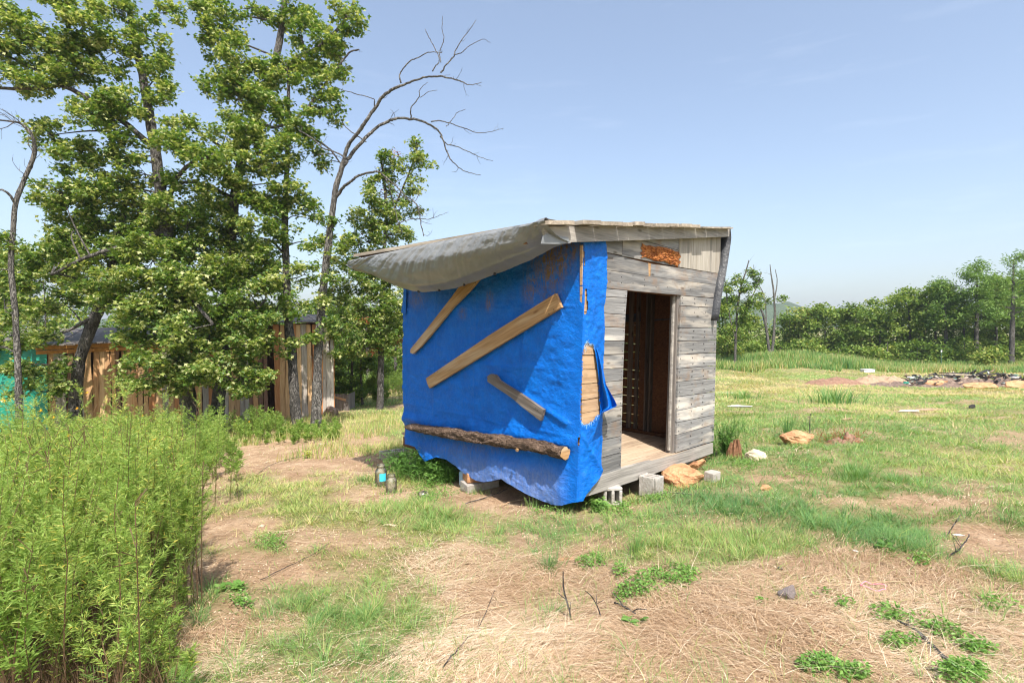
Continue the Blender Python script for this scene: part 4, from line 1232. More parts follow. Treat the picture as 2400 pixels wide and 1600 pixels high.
# jars
def jar(px, py, h, r, label, tip=None):
    p = gp(px, py)
    e = empty('glass_jar', p, label, 'jar', 'glass jars left of the shed')
    prof = [(.0, .004), (r * .9, .0), (r, .012), (r, h * .62), (r * .95, h * .72), (r * .66, h * .83), (r * .62, h * .87), (r * .66, h * .88), (r * .66, h * .97), (r * .62, h)]
    inn = [(q[0] - .004, q[1]) for q in prof[::-1][:-2]] + [(r * .85, .008), (0.001, .010)]
    pr = np.array(prof + inn)
    pr[:, 0] = np.maximum(pr[:, 0], .0005)
    k = 28; th = np.linspace(0, 2 * np.pi, k, endpoint=False)
    V = np.stack([pr[:, 0][:, None] * np.cos(th), pr[:, 0][:, None] * np.sin(th), np.repeat(pr[:, 1][:, None], k, 1)], -1)
    idx = np.arange(len(pr) * k).reshape(len(pr), k)
    Fq = np.stack([idx[:-1], np.roll(idx, -1, 1)[:-1], np.roll(idx, -1, 1)[1:], idx[1:]], -1).reshape(-1, 4)
    R = Rzm(.3, tip or 0)
    mk('jar_body', V.reshape(-1, 3) @ R.T, Fq, M['glass'], e, None, True)
    # residue of leaves and soil at the bottom
    m = rng.normal(size=(70, 3)) * [r * .38, r * .38, .006] + [0, 0, .018]
    b = MB()
    for q in m:
        V, Fs = box(q, .012, .008, .003, Rzm(rng.uniform(0, 6), rng.normal(0, .5))); b.add(V, Fs, rng.uniform(0, 1))
    rs = b.out('residue', M['straw'], e)
    if tip: rs.rotation_euler = (0, tip, .3)
    return e
e1 = jar(893, 1136, .245, .070, 'taller clear glass jar standing behind, with a light blue paper label')
th = np.linspace(-.55, .55, 10); P = np.stack([.0715 * np.cos(th - 1.0), .0715 * np.sin(th - 1.0), np.zeros(10)], -1)
V, Fq = gridmesh(np.stack([P + [0, 0, .06], P + [0, 0, .15]], 1))
mk('blue_paper', V, Fq, M['cyan'], e1)
jar(917, 1154, .21, .064, 'front clear glass jar with a wide neck')
jar(982, 1163, .10, .05, 'small dusty jar lying on its side near the dead roots', tip=1.4)
e = empty('plastic_jug', gp(1088, 1138), 'clear blue-tinted plastic jug tucked beside the block stack under the tarp', 'jug')
b = MB(); V, Fs = tube(np.array([[0, 0, .0], [0, 0, .02], [0, 0, .16], [0, 0, .2]]), [.045, .06, .06, .02], 16); b.add(V, Fs)
M['jug'] = plain('blue_plastic', (.35, .5, .62), .3)
b.out('jug_body', M['jug'], e, True)
V, Fs = tube([[0, 0, .2], [0, 0, .23]], [.02, .02], 10); mk('cap', V, Fs, M['white'], e)
p = gp(1215, 1158); V, Fs = tube(np.array([p + [0, .1, .05], p + [.22, .0, .04], p + [.42, .03, .03]]), [.012, .012, .012], 8)
setp(mk('grey_pipe', V, Fs, M['jug'], None, None, True, loc=p), 'thin pale plastic pipe lying in the dark gap under the tarp', 'pipe')
# rotten stump right of the shed
p = gp(1721, 1072); b = MB()
for k in range(26):
    an = rng.uniform(0, 6.28); rr2 = rng.uniform(.0, .075); h = rng.uniform(.16, .24) + .12 * max(0, math.cos(an - .3))
    q = np.array([rr2 * math.cos(an), rr2 * math.sin(an) * .6, -.03])
    V, Fs = tube([q, q + [0, 0, h * .6], q + [rng.normal(0, .01), 0, h]], [.036, .032, .014], 5, rough=.4, seed=k); b.add(V, Fs)
M['stump'] = stone('rotten_red_stump', [(.3, (.09, .04, .02)), (.5, (.24, .12, .065)), (.7, (.36, .22, .13))], 14)
o = b.out('rotten_stump', M['stump']); o.location = p; setp(o, 'broken reddish rotten stump standing by the bush right of the shed', 'stump')

# ------------------------------------------------------------------ second shed behind the oaks
WA = np.array([-5.50, 16.4]); WB = np.array([-11.6, 13.3])          # right end, left end of its front wall
def wallp(t): return WA + (WB - WA) * t
Lw = np.linalg.norm(WB - WA); dirw = (WB - WA) / Lw; nrw = np.array([-dirw[1], dirw[0]])
if nrw @ WA > 0: nrw = -nrw                                        # towards the camera
cab = empty('slab_board_shed', (WA[0], WA[1], 0), 'long shed of upright orange and grey slab boards standing behind the oak trees', 'shed')
for q in range(8):
    k_ = ['vertical_' + s for s in 'abcdefgh'][q]
    cols = [((.30, .14, .06), (.55, .30, .14), (.68, .45, .25)), ((.28, .11, .045), (.50, .22, .09), (.6, .33, .16)), ((.2, .16, .13), (.38, .33, .28), (.52, .46, .4)), ((.10, .05, .035), (.22, .12, .08), (.34, .22, .15)),
            ((.35, .2, .1), (.60, .38, .2), (.72, .52, .32)), ((.35, .3, .25), (.52, .46, .4), (.64, .6, .54)), ((.3, .16, .07), (.56, .34, .17), (.66, .46, .27)), ((.24, .12, .06), (.46, .26, .13), (.6, .4, .22))][q]
    M[k_] = wood(k_, *[cols], 'Z', None, var=.12)
rb = np.random.default_rng(3)
s = 0.0
OX = np.array([WA[0], WA[1], 0])
while s < Lw:
    w = rb.uniform(.09, .17)
    t0, t1 = s / Lw, min(1, (s + w - .006) / Lw)
    tall = s < 3.1
    if 1.62 < s < 1.82:
        s += .2; continue                                          # the open gap
    pa, pb = wallp(t0), wallp(t1)
    g0 = ground_z(*pa) - .02
    ht = (1.70 - .02 * s) if tall else 1.17 - .02 * (s - 3.1)
    ht += rb.uniform(-.02, .02)
    zs = np.linspace(g0, ht, 7)
    ea = rb.normal(0, .012, 7); eb = rb.normal(0, .012, 7); lean = rb.normal(0, .02)
    off = rb.choice([0, .022], p=[.6, .4])
    L_ = [np.array([*(pa + dirw * (ea[i] + lean * i / 6) + nrw * off), zs[i]]) for i in range(7)]
    R_ = [np.array([*(pb + dirw * (eb[i] + lean * i / 6) + nrw * off), zs[i]]) for i in range(7)]
    fr = np.array(L_ + R_[::-1]) - OX; bk = fr - np.array([*(nrw * .02), 0])
    V, Fs = prism(fr, bk)
    mk('slab_board', V, Fs, M['vertical_' + 'abcdefgh'[rb.choice(8, p=[.17, .13, .12, .12, .15, .09, .13, .09])]], cab)
    s += w
def cbar(t0, t1, z0a, z0b, h, off, th, mat, name):
    pa, pb = wallp(t0) + nrw * off, wallp(t1) + nrw * off
    fr = np.array([[*pa, z0a], [*pb, z0b], [*pb, z0b + h], [*pa, z0a + h]]) - OX
    V, Fs = prism(fr, fr - np.array([*(nrw * th), 0])); mk(name, V, Fs, M[mat], cab)
M['orange_plank'] = wood('orange_fascia', ((.3, .12, .03), (.55, .25, .07), (.66, .36, .13)), 'X', None, var=.1)
cbar(.475, 1.03, 1.16, 1.02, .10, .07, .03, 'orange_plank', 'fascia_board')
cbar(.475, 1.03, 1.05, .91, .09, .05, .02, 'orange_plank', 'trim_board')
# roofs: planks that run up the slope, seen as a ragged dark edge
def croof(t0, t1, zf, zb_, depth, mat='grey_wood_v', over=.22):
    s = t0 * Lw
    while s < t1 * Lw:
        w = rb.uniform(.14, .22)
        a_, c_ = wallp(s / Lw), wallp(min(t1, (s + w - .008) / Lw))
        o_ = over + rb.uniform(-.05, .05); dz = rb.uniform(0, .02)
        z0 = np.interp(s / Lw, [t0, t1], zf); z1 = np.interp(s / Lw, [t0, t1], zb_)
        q = [[*(a_ + nrw * o_), z0 + dz], [*(c_ + nrw * o_), z0 + dz], [*(c_ - nrw * depth), z1 + dz], [*(a_ - nrw * depth), z1 + dz]]
        q = np.array(q) - OX
        V, Fs = prism(q, q + [0, 0, .03]); mk('roof_plank', V, Fs, M[mat], cab)
        s += w
croof(-.01, .47, (1.74, 1.66), (2.02, 1.94), 2.6)
croof(.47, 1.22, (1.25, 1.05), (1.62, 1.46), 2.4)
# end walls and back wall close the shed
for (t_, zt, d_) in ((0.0, 1.7, 2.4), (1.0, 1.0, 2.2)):
    a_ = wallp(t_); q = np.array([[*a_, ground_z(*a_)], [*(a_ - nrw * d_), ground_z(*a_) - .1], [*(a_ - nrw * d_), zt + .2], [*a_, zt]]) - OX
    V, Fs = prism(q, q + np.array([*(-dirw * .03 if t_ == 0 else dirw * .03), 0])); mk('end_wall', V, Fs, M['vertical_b'], cab)
q = np.array([[*(wallp(0) - nrw * 2.4), -1.4], [*(wallp(1.) - nrw * 2.3), -1.2], [*(wallp(1.) - nrw * 2.3), 1.2], [*(wallp(0) - nrw * 2.4), 1.8]]) - OX
V, Fs = prism(q, q - np.array([*(nrw * .03), 0])); mk('back_wall', V, Fs, M['vertical_d'], cab)
# green tarp hung on the left extension
t = empty('green_tarp', (*wallp(1.1), 0), 'bright green tarpaulin hanging below the plank roof at the far left', 'tarp')
U, Vv = np.meshgrid(np.linspace(1.0, 1.5, 70), np.linspace(0, 1, 30), indexing='ij')
Pw = WA + (WB - WA) * U[..., None] + nrw * (.02 + .05 * fbm(U * 26, Vv * 5, 0, 3, 88))[..., None]
zz = -1.1 + (1.05 + 1.1) * Vv - .06 * (U - 1) * 4
V, Fq = gridmesh(np.concatenate([Pw, zz[..., None]], -1) - np.array([*wallp(1.1), 0]))
mk('sheet', V, Fq, M['green_tarp'], t, None, True)
croof(1.22, 1.55, (1.02, .98), (1.45, 1.4), 2.2)
# pallet-like bin at the right end of that shed
p = at(790, 972, 17.2); zg = ground_z(p[0], p[1])
e = empty('wooden_crate', (p[0], p[1], zg), 'low open crate of grey slats against the right end of the slab-board shed', 'crate')
for k in range(8):
    V, Fs = box((-.35 + k * .095, 0, .26), .085, .02, .56 + rb.uniform(-.03, .03)); mk('slat', V, Fs, M['grey_wood_v'], e)
    V, Fs = box((.36, .05 + k * .09, .26), .02, .08, .54); mk('slat', V, Fs, M['grey_wood_v'], e)
V, Fs = box((0, -.02, .42), .78, .02, .07, Rzm(0, .25)); mk('rail', V, Fs, M['grey_wood'], e)
p = gp(770, 975); rock('earth_clod', p + [0, .2, .1], (.5, .4, .34), .2, 'ash', 'dark clod of earth and roots at the foot of the pale dead trunk', 'earth clod', seed=60, n=22)
# ------------------------------------------------------------------ trees
def leaves(Pc, L, Wd, tint, up=.8, lobes_=True, rg=rng, flat=0.0):
    """Pc (n,3) leaf positions -> V, F(quads), tint"""
    n = len(Pc)
    nn = rg.normal(size=(n, 3)); nn[:, 2] = np.abs(nn[:, 2]) + up; nn = nrm(nn)
    d = rg.normal(size=(n, 3)); d[:, 2] -= .25; d = nrm(d - nn * (d * nn).sum(1, keepdims=True))
    s = np.cross(nn, d)
    L = L * rg.uniform(.7, 1.25, n)[:, None]; Wd = Wd * rg.uniform(.8, 1.2, n)[:, None]
    a = Pc
    V = [a, a + d * L * .55 + s * Wd * .42 + nn * L * .08, a + d * L + nn * L * -.10, a + d * L * .55 - s * Wd * .42 + nn * L * .08]
    k = 4
    if lobes_:
        V += [a + d * L * .22 + s * Wd * .18, a + d * L * .72 + s * Wd * .85 + nn * L * .05, a + d * L * .45 - nn * L * .0, a + d * L * .72 - s * Wd * .85 + nn * L * .05]
        k = 8
    V = np.stack(V, 1).reshape(-1, 3)
    i = np.arange(n)[:, None] * k
    Fq = [i + np.array([[0, 1, 2, 3]])]
    if lobes_: Fq.append(i + np.array([[4, 5, 6, 7]]))
    return V, np.concatenate(Fq), np.repeat(tint, k)

def limb(pts, y0, dys=None, seed=0, n=8):
    """pts: (px,py,width px) from the base up; y0 depth of base; dys depth offsets"""
    pts = np.array(pts, float)
    ys = y0 + (np.zeros(len(pts)) if dys is None else np.array(dys, float))
    P = at(pts[:, 0], pts[:, 1], ys)
    R = pts[:, 2] * ys / F / 2
    Pc = crom(P, n)
    Rc_ = np.interp(np.linspace(0, 1, len(Pc)), np.linspace(0, 1, len(R)), R)
    r_ = np.random.default_rng(seed)
    return Pc, Rc_

def twigs(b, P, R, lvl, rg, dens=1.6, l0=1.0, up=.25, tmin=.15, rmin=.0035, droop=0):
    """bare side shoots that fork"""
    L = np.linalg.norm(np.diff(P, axis=0), axis=1).sum()
    n = max(1, int(L * dens * rg.uniform(.7, 1.3)))
    for k in range(n):
        t = rg.uniform(tmin, 1) ** .8; i = min(len(P) - 2, int(t * (len(P) - 1)))
        ax = nrm(P[i + 1] - P[i]); d = rg.normal(size=3); d = nrm(d - ax * (d @ ax)); d = nrm(d * .9 + ax * .75 + np.array([0, 0, up]))
        ll = l0 * rg.uniform(.35, 1.) * (1.15 - .5 * t)
        m = 7; Q = [P[i]]
        for q in range(m):
            d = nrm(d + rg.normal(0, .22, 3) + np.array([0, 0, .05 - droop])); Q.append(Q[-1] + d * ll / m)
        Q = np.array(Q); r0 = min(R[i] * .6, .012 * ll + .003); RR = np.linspace(max(r0, rmin), rmin * .7, m + 1)
        V, Fs = tube(Q, RR, 5 if lvl > 0 else 4, cap=False); b.add(V, Fs)
        if lvl > 0: twigs(b, Q, RR, lvl - 1, rg, dens=2.6 / max(ll, .4), l0=ll * .55, up=up, rmin=rmin * .8, droop=droop)

def tree(name, label, group, y0, limbs, clusters, seed, bark_='bark', leaf='oak_leaf', Lf=.108, Wf=.075, dens=1.0, zrad=.8, bare=None, lob=True, tint=(0.12, .95), cat='tree', sub=.26, baseshift=True, dead=0.0, cname='crown', tmin_=.15, LN=112, tb=0.0):
    rg = np.random.default_rng(seed)
    base = None; allP = []; allR = []
    b = MB()
    for li, (pts, dys) in enumerate(limbs):
        P, R = limb(pts, y0, dys, seed + li)
        if li == 0:
            g = ground_z(P[0][0], P[0][1]); base = np.array([P[0][0], P[0][1], g])
            P = np.concatenate([[base - [0, 0, .12]], P]) if P[0][2] > g - .05 else P
            R = np.concatenate([[R[0] * 1.25], R]) if len(R) < len(P) else R
        P = P + np.cumsum(rg.normal(0, .006, P.shape), 0) * (0 if li == 0 else 1)
        V, Fs = tube(P, R, 12 if R[0] > .06 else 7, rough=.12, seed=seed + li); b.add(V, Fs)
        allP.append(P); allR.append(R)
    AP = np.concatenate(allP); AR = np.concatenate(allR)
    e = empty(name, base, label, cat, group)
    if bare:
        for li, dn, l0, lv in bare: twigs(b, allP[li], allR[li], lv, rg, dn, l0, tmin=tmin_)
    LP, LT = [], []; DP = []
    for (cx, cy, rx, ry, dyc) in clusters:
        yc = y0 + dyc; c = at(cx, cy, yc); a_, b_ = rx * yc / F, ry * yc / F
        dz_ = max(a_, b_) * zrad
        # a limb to the cluster
        d2 = np.linalg.norm(AP - c, axis=1) + np.maximum(0, AP[:, 2] - c[2]) * 1.2
        j = int(np.argmin(d2)); s0 = AP[j]
        mid_ = (s0 + c) / 2 + rg.normal(0, .06, 3) + [0, 0, .05]
        Q = crom([s0, mid_, c], 5); r0 = min(AR[j] * .6, .012 + .012 * np.linalg.norm(c - s0))
        V, Fs = tube(Q, np.linspace(r0, .008, len(Q)), 5, cap=False); b.add(V, Fs)
        vol = a_ * b_ * dz_ * 4.19
        ns = max(2, int((a_ * b_ + b_ * dz_ + a_ * dz_) * 1.05 / (sub * sub) * dens))
        for k in range(ns):
            v = nrm(rg.normal(size=3)) * rg.uniform(0.15, 1) ** .45
            q = c + v * [a_, dz_, b_]
            if k % 2 == 0:
                m2 = (c + q) / 2 + rg.normal(0, .03, 3)
                V, Fs = tube([c, m2, q], [.009, .006, .003], 4, cap=False); b.add(V, Fs)
            nl = int(rg.uniform(.5, 1.4) * LN * (sub / .26) ** 2 * (.1 / Lf) ** 2 * .9)
            pp = q + rg.normal(size=(nl, 3)) * [sub * .38, sub * .38, sub * .24]
            tt = np.clip(rg.normal(.42, .17, nl) + tb + rg.uniform(-.12, .2) + (rg.random(nl) < .20) * .40, tint[0], tint[1])
            if dead and rg.random() < dead: DP.append(pp[: nl // 2])
            else: LP.append(pp); LT.append(tt)
    tk = b.out('trunk', M[bark_], e, True, loc=None)
    tk.location = -Vector(base)
    if LP:
        LP = np.concatenate(LP); LT = np.concatenate(LT)
        V, Fq, T_ = leaves(LP - base, Lf, Wf, LT, lobes_=lob, rg=rg)
        mk(cname, V, Fq, M[leaf], e, {'tint': T_})
    if DP:
        DP = np.concatenate(DP); V, Fq, T_ = leaves(DP - base, Lf, Wf * .6, rg.uniform(0, 1, len(DP)), lobes_=False, rg=rg)
        setp(mk('dead_leaves', V, Fq, M['dead_leaf'], e, {'tint': T_}), kind='stuff')
    return e
k2 = lambda L_: [(a * K, b * K, c * K, d * K, *r) for a, b, c, d, *r in [(q[0], q[1], q[2], q[3], *q[4:]) for q in L_]]
OG = 'oak trees in front of the slab-board shed'
# T1 big oak, left trunk
tree('oak_tree', 'biggest leafy oak, its thick grey trunk rising behind the tall weeds', OG, 12.6,
     [([(446, 1000, 38), (440, 930, 34), (418, 760, 30), (398, 600, 27), (380, 470, 24), (360, 330, 21), (338, 200, 18), (318, 100, 15), (296, -20, 12), (285, -120, 8)], [0, 0, 0, .1, .2, .2, .3, .4, .5, .5]),
      ([(362, 345, 14), (290, 285, 12), (215, 235, 11), (150, 205, 9), (70, 212, 8), (-60, 210, 5)], [.2, 0, -.2, -.4, -.5, -.6]),
      ([(150, 205, 8), (135, 160, 7), (142, 100, 6), (155, 60, 5), (150, -20, 3)], [-.4, -.5, -.5, -.6, -.6]),
      ([(150, 205, 7), (60, 155, 6), (-20, 115, 5), (-90, 90, 4)], [-.4, -.5, -.5, -.6]),
      ([(388, 535, 14), (300, 570, 10), (200, 600, 8), (120, 640, 6)], [.2, -.4, -.8, -1]),
      ([(395, 460, 13), (410, 420, 10), (450, 380, 8), (500, 360, 6)], [.2, -.2, -.5, -.8]),
      ([(400, 620, 12), (450, 700, 9), (500, 760, 7)], [.1, -.5, -.9])],
     k2([(60, 95, 70, 60, -.5), (-10, 40, 60, 70, -.6), (190, 60, 55, 60, -.5), (130, 130, 60, 45, -.4), (260, 20, 50, 30, -.1), (50, 190, 75, 22, -.5), (190, 170, 70, 45, -.3), (265, 120, 40, 60, .1), (340, 90, 42, 60, .3),
         (370, 190, 40, 55, .2), (290, 235, 70, 40, -.2), (215, 270, 60, 45, -.3), (150, 20, 50, 35, -.6), (20, 135, 55, 35, -.6), (390, 30, 30, 25, .4),
         (115, 310, 45, 40, -.2), (170, 360, 55, 55, 0), (260, 340, 65, 50, 0), (335, 400, 60, 50, .1), (240, 430, 75, 50, .1), (140, 440, 55, 50, 0), (320, 490, 70, 50, .2), (180, 520, 70, 40, .2), (420, 300, 30, 60, .3),
         (250, 590, 80, 45, .1), (130, 590, 60, 45, -.1), (350, 600, 80, 55, -.3), (430, 520, 60, 55, .1), (300, 690, 75, 45, -.5), (400, 690, 70, 50, -.6), (350, 770, 60, 45, -.7), (230, 660, 50, 40, -.3), (440, 430, 50, 45, -.2),
         (300, 550, 90, 60, .9), (400, 560, 70, 60, .9), (440, 800, 60, 45, -.8), (340, 860, 70, 36, -.9), (300, 790, 40, 40, -.6), (420, 870, 60, 40, -.8), (260, 230, 40, 30, .4), (480, 370, 60, 40, -.6), (390, 340, 60, 40, -.5), (380, 815, 60, 40, -1.1), (470, 850, 50, 36, -1.1), (330, 720, 70, 40, -1.0), (430, 760, 60, 40, -1.2), (300, 640, 70, 40, -.9), (400, 640, 60, 40, -1.0), (340, 560, 60, 40, -.7), (360, 480, 50, 36, -.5), (180, 640, 50, 36, -.6), (150, 590, 80, 60, 1.0), (210, 480, 80, 60, 1.0)]),
     101, dens=1.12)
tree('oak_tree', 'tall leafy oak right of the biggest one, forking into two leaning leaders', OG, 13.4,
     [([(508, 985, 32), (512, 930, 30), (528, 780, 26), (538, 620, 24), (548, 480, 22), (575, 340, 19), (615, 240, 17), (650, 120, 15), (665, 30, 13), (672, -80, 9)], [0, 0, 0, 0, .1, .2, .3, .4, .5, .5]),
      ([(640, 190, 11), (690, 140, 10), (750, 110, 9), (800, 60, 7), (830, 10, 5), (840, -60, 3)], [.3, .2, 0, -.1, -.2, -.2]),
      ([(548, 470, 12), (500, 440, 9), (440, 425, 7), (400, 440, 5)], [.1, -.2, -.4, -.5]),
      ([(560, 380, 9), (500, 330, 7), (460, 300, 5), (430, 260, 4)], [.2, 0, -.2, -.2]),
      ([(600, 290, 9), (650, 300, 7), (710, 270, 6), (770, 190, 5), (820, 130, 4), (845, 118, 3)], [.3, 0, -.2, -.2, -.2, -.2]),
      ([(530, 760, 10), (580, 740, 7), (620, 700, 5)], [0, -.4, -.6])],
     k2([(480, 20, 50, 40, .2), (500, 90, 50, 60, .2), (540, 150, 50, 60, .1), (560, 20, 30, 20, .3), (650, 20, 60, 30, .3), (700, 60, 40, 40, .1), (745, 100, 50, 40, 0), (800, 40, 40, 45, -.2), (700, 140, 50, 40, .1), (770, 130, 30, 40, 0),
         (600, 190, 60, 50, .1), (640, 160, 50, 50, .1), (550, 230, 60, 50, 0), (500, 200, 45, 45, 0), (620, 250, 50, 45, 0), (730, 190, 45, 40, -.1), (740, 260, 40, 35, -.1), (690, 290, 45, 35, -.2), (790, 170, 18, 25, -.2), (760, 225, 22, 25, -.2), (590, 310, 60, 45, -.1),
         (520, 320, 50, 45, -.2), (660, 345, 55, 35, -.3), (600, 380, 60, 40, -.3), (520, 400, 55, 40, -.3), (560, 450, 50, 40, -.2), (480, 470, 40, 35, -.3), (620, 450, 50, 40, -.1), (540, 540, 60, 50, -.2), (600, 590, 55, 50, -.3), (480, 560, 45, 45, -.3), (500, 640, 60, 45, -.5),
         (570, 660, 60, 45, -.4), (620, 520, 40, 45, -.1), (540, 740, 60, 45, -.6), (480, 760, 55, 45, -.7), (590, 800, 40, 35, -.6), (520, 850, 70, 35, -.9), (560, 890, 50, 25, -1.0), (450, 660, 50, 40, -.6), (560, 590, 70, 60, .8), (600, 700, 40, 40, .5), (640, 610, 26, 34, .3), (540, 800, 60, 34, -1.2), (590, 870, 40, 24, -1.2), (500, 700, 60, 36, -1.0), (580, 740, 50, 34, -1.0), (520, 600, 50, 36, -.8), (590, 520, 50, 36, -.6), (640, 420, 40, 30, -.4), (560, 300, 50, 30, -.4), (610, 660, 40, 30, -.8), (480, 500, 60, 60, .9)]),
     202, dens=1.12, bare=[(4, 1.2, .6, 1), (3, 1.5, .6, 1)])
tree('oak_tree', 'leaning oak trunk with a broken pale bark patch in front of the plank roof', OG, 13.0,
     [([(176, 950, 24), (186, 850, 24), (208, 780, 23), (228, 735, 23), (250, 670, 19), (272, 590, 16), (290, 500, 12), (300, 420, 8)], [0, 0, 0, 0, .1, .2, .3, .4]),
      ([(230, 735, 9), (150, 780, 7), (90, 800, 5), (40, 820, 4)], [0, -.3, -.5, -.6])],
     k2([(90, 835, 66, 30, -.8), (30, 780, 50, 30, -.6), (110, 885, 50, 26, -.9), (40, 850, 40, 24, -.9), (90, 740, 60, 34, -.2), (30, 690, 55, 45, 0), (150, 700, 45, 35, .2), (10, 640, 50, 40, .1), (100, 650, 50, 40, .3), (40, 890, 30, 22, -.7), (120, 780, 40, 22, -.4), (-40, 760, 60, 60, -.3), (60, 600, 40, 30, .4)]),
     303, dens=.8)
tree('dead_tree', 'crooked bare dead tree at the left edge of the view', 'dead trees among the oaks', 11.0,
     [([(45, 980, 15), (42, 860, 13), (36, 740, 12), (26, 620, 11), (31, 540, 10), (36, 478, 10), (57, 421, 9), (80, 362, 9), (75, 318, 7), (50, 291, 5), (20, 284, 4), (-60, 276, 2)], [0, 0, 0, 0, 0, 0, .1, .1, 0, -.1, -.2, -.3]),
      ([(36, 478, 6), (20, 452, 5), (2, 445, 4), (-40, 440, 2)], [0, -.1, -.1, -.2])],
     k2([(25, 560, 22, 18, 0), (15, 720, 40, 30, .1), (-10, 620, 40, 30, .2), (50, 790, 36, 26, .1), (-20, 800, 40, 40, .1)]), 404, bark_='bark_pale', bare=[(0, 1.6, .9, 1), (1, 1.5, .5, 1)], tmin_=.45, dens=.5)
tree('oak_tree', 'slender oak with a slim dark trunk left of the bare-topped tree', OG, 13.6,
     [([(697, 990, 26), (690, 930, 23), (684, 830, 20), (676, 750, 19), (671, 640, 16), (668, 520, 15), (671, 430, 12), (675, 310, 9), (676, 185, 6), (672, 150, 4)], None),
      ([(672, 600, 6), (640, 570, 5), (600, 560, 3)], [0, -.1, -.2]),
      ([(676, 300, 6), (730, 320, 5), (780, 355, 4), (800, 385, 3)], [0, -.1, -.2, -.2])],
     k2([(700, 500, 40, 35, -.1), (720, 360, 25, 25, 0), (690, 460, 40, 25, 0), (640, 480, 35, 30, -.1), (700, 630, 40, 40, -.2), (640, 700, 40, 40, -.2), (720, 560, 30, 30, .1), (690, 700, 36, 30, -.3), (620, 640, 40, 40, 0), (660, 800, 30, 30, -.3), (730, 380, 20, 22, 0)]),
     505, dens=.8, bare=[(2, 2, .6, 1), (0, .8, .5, 1)], tmin_=.5)
A_ = lambda L_: [(700 + x / 2.8, y / 2.8, w) for x, y, w in L_]
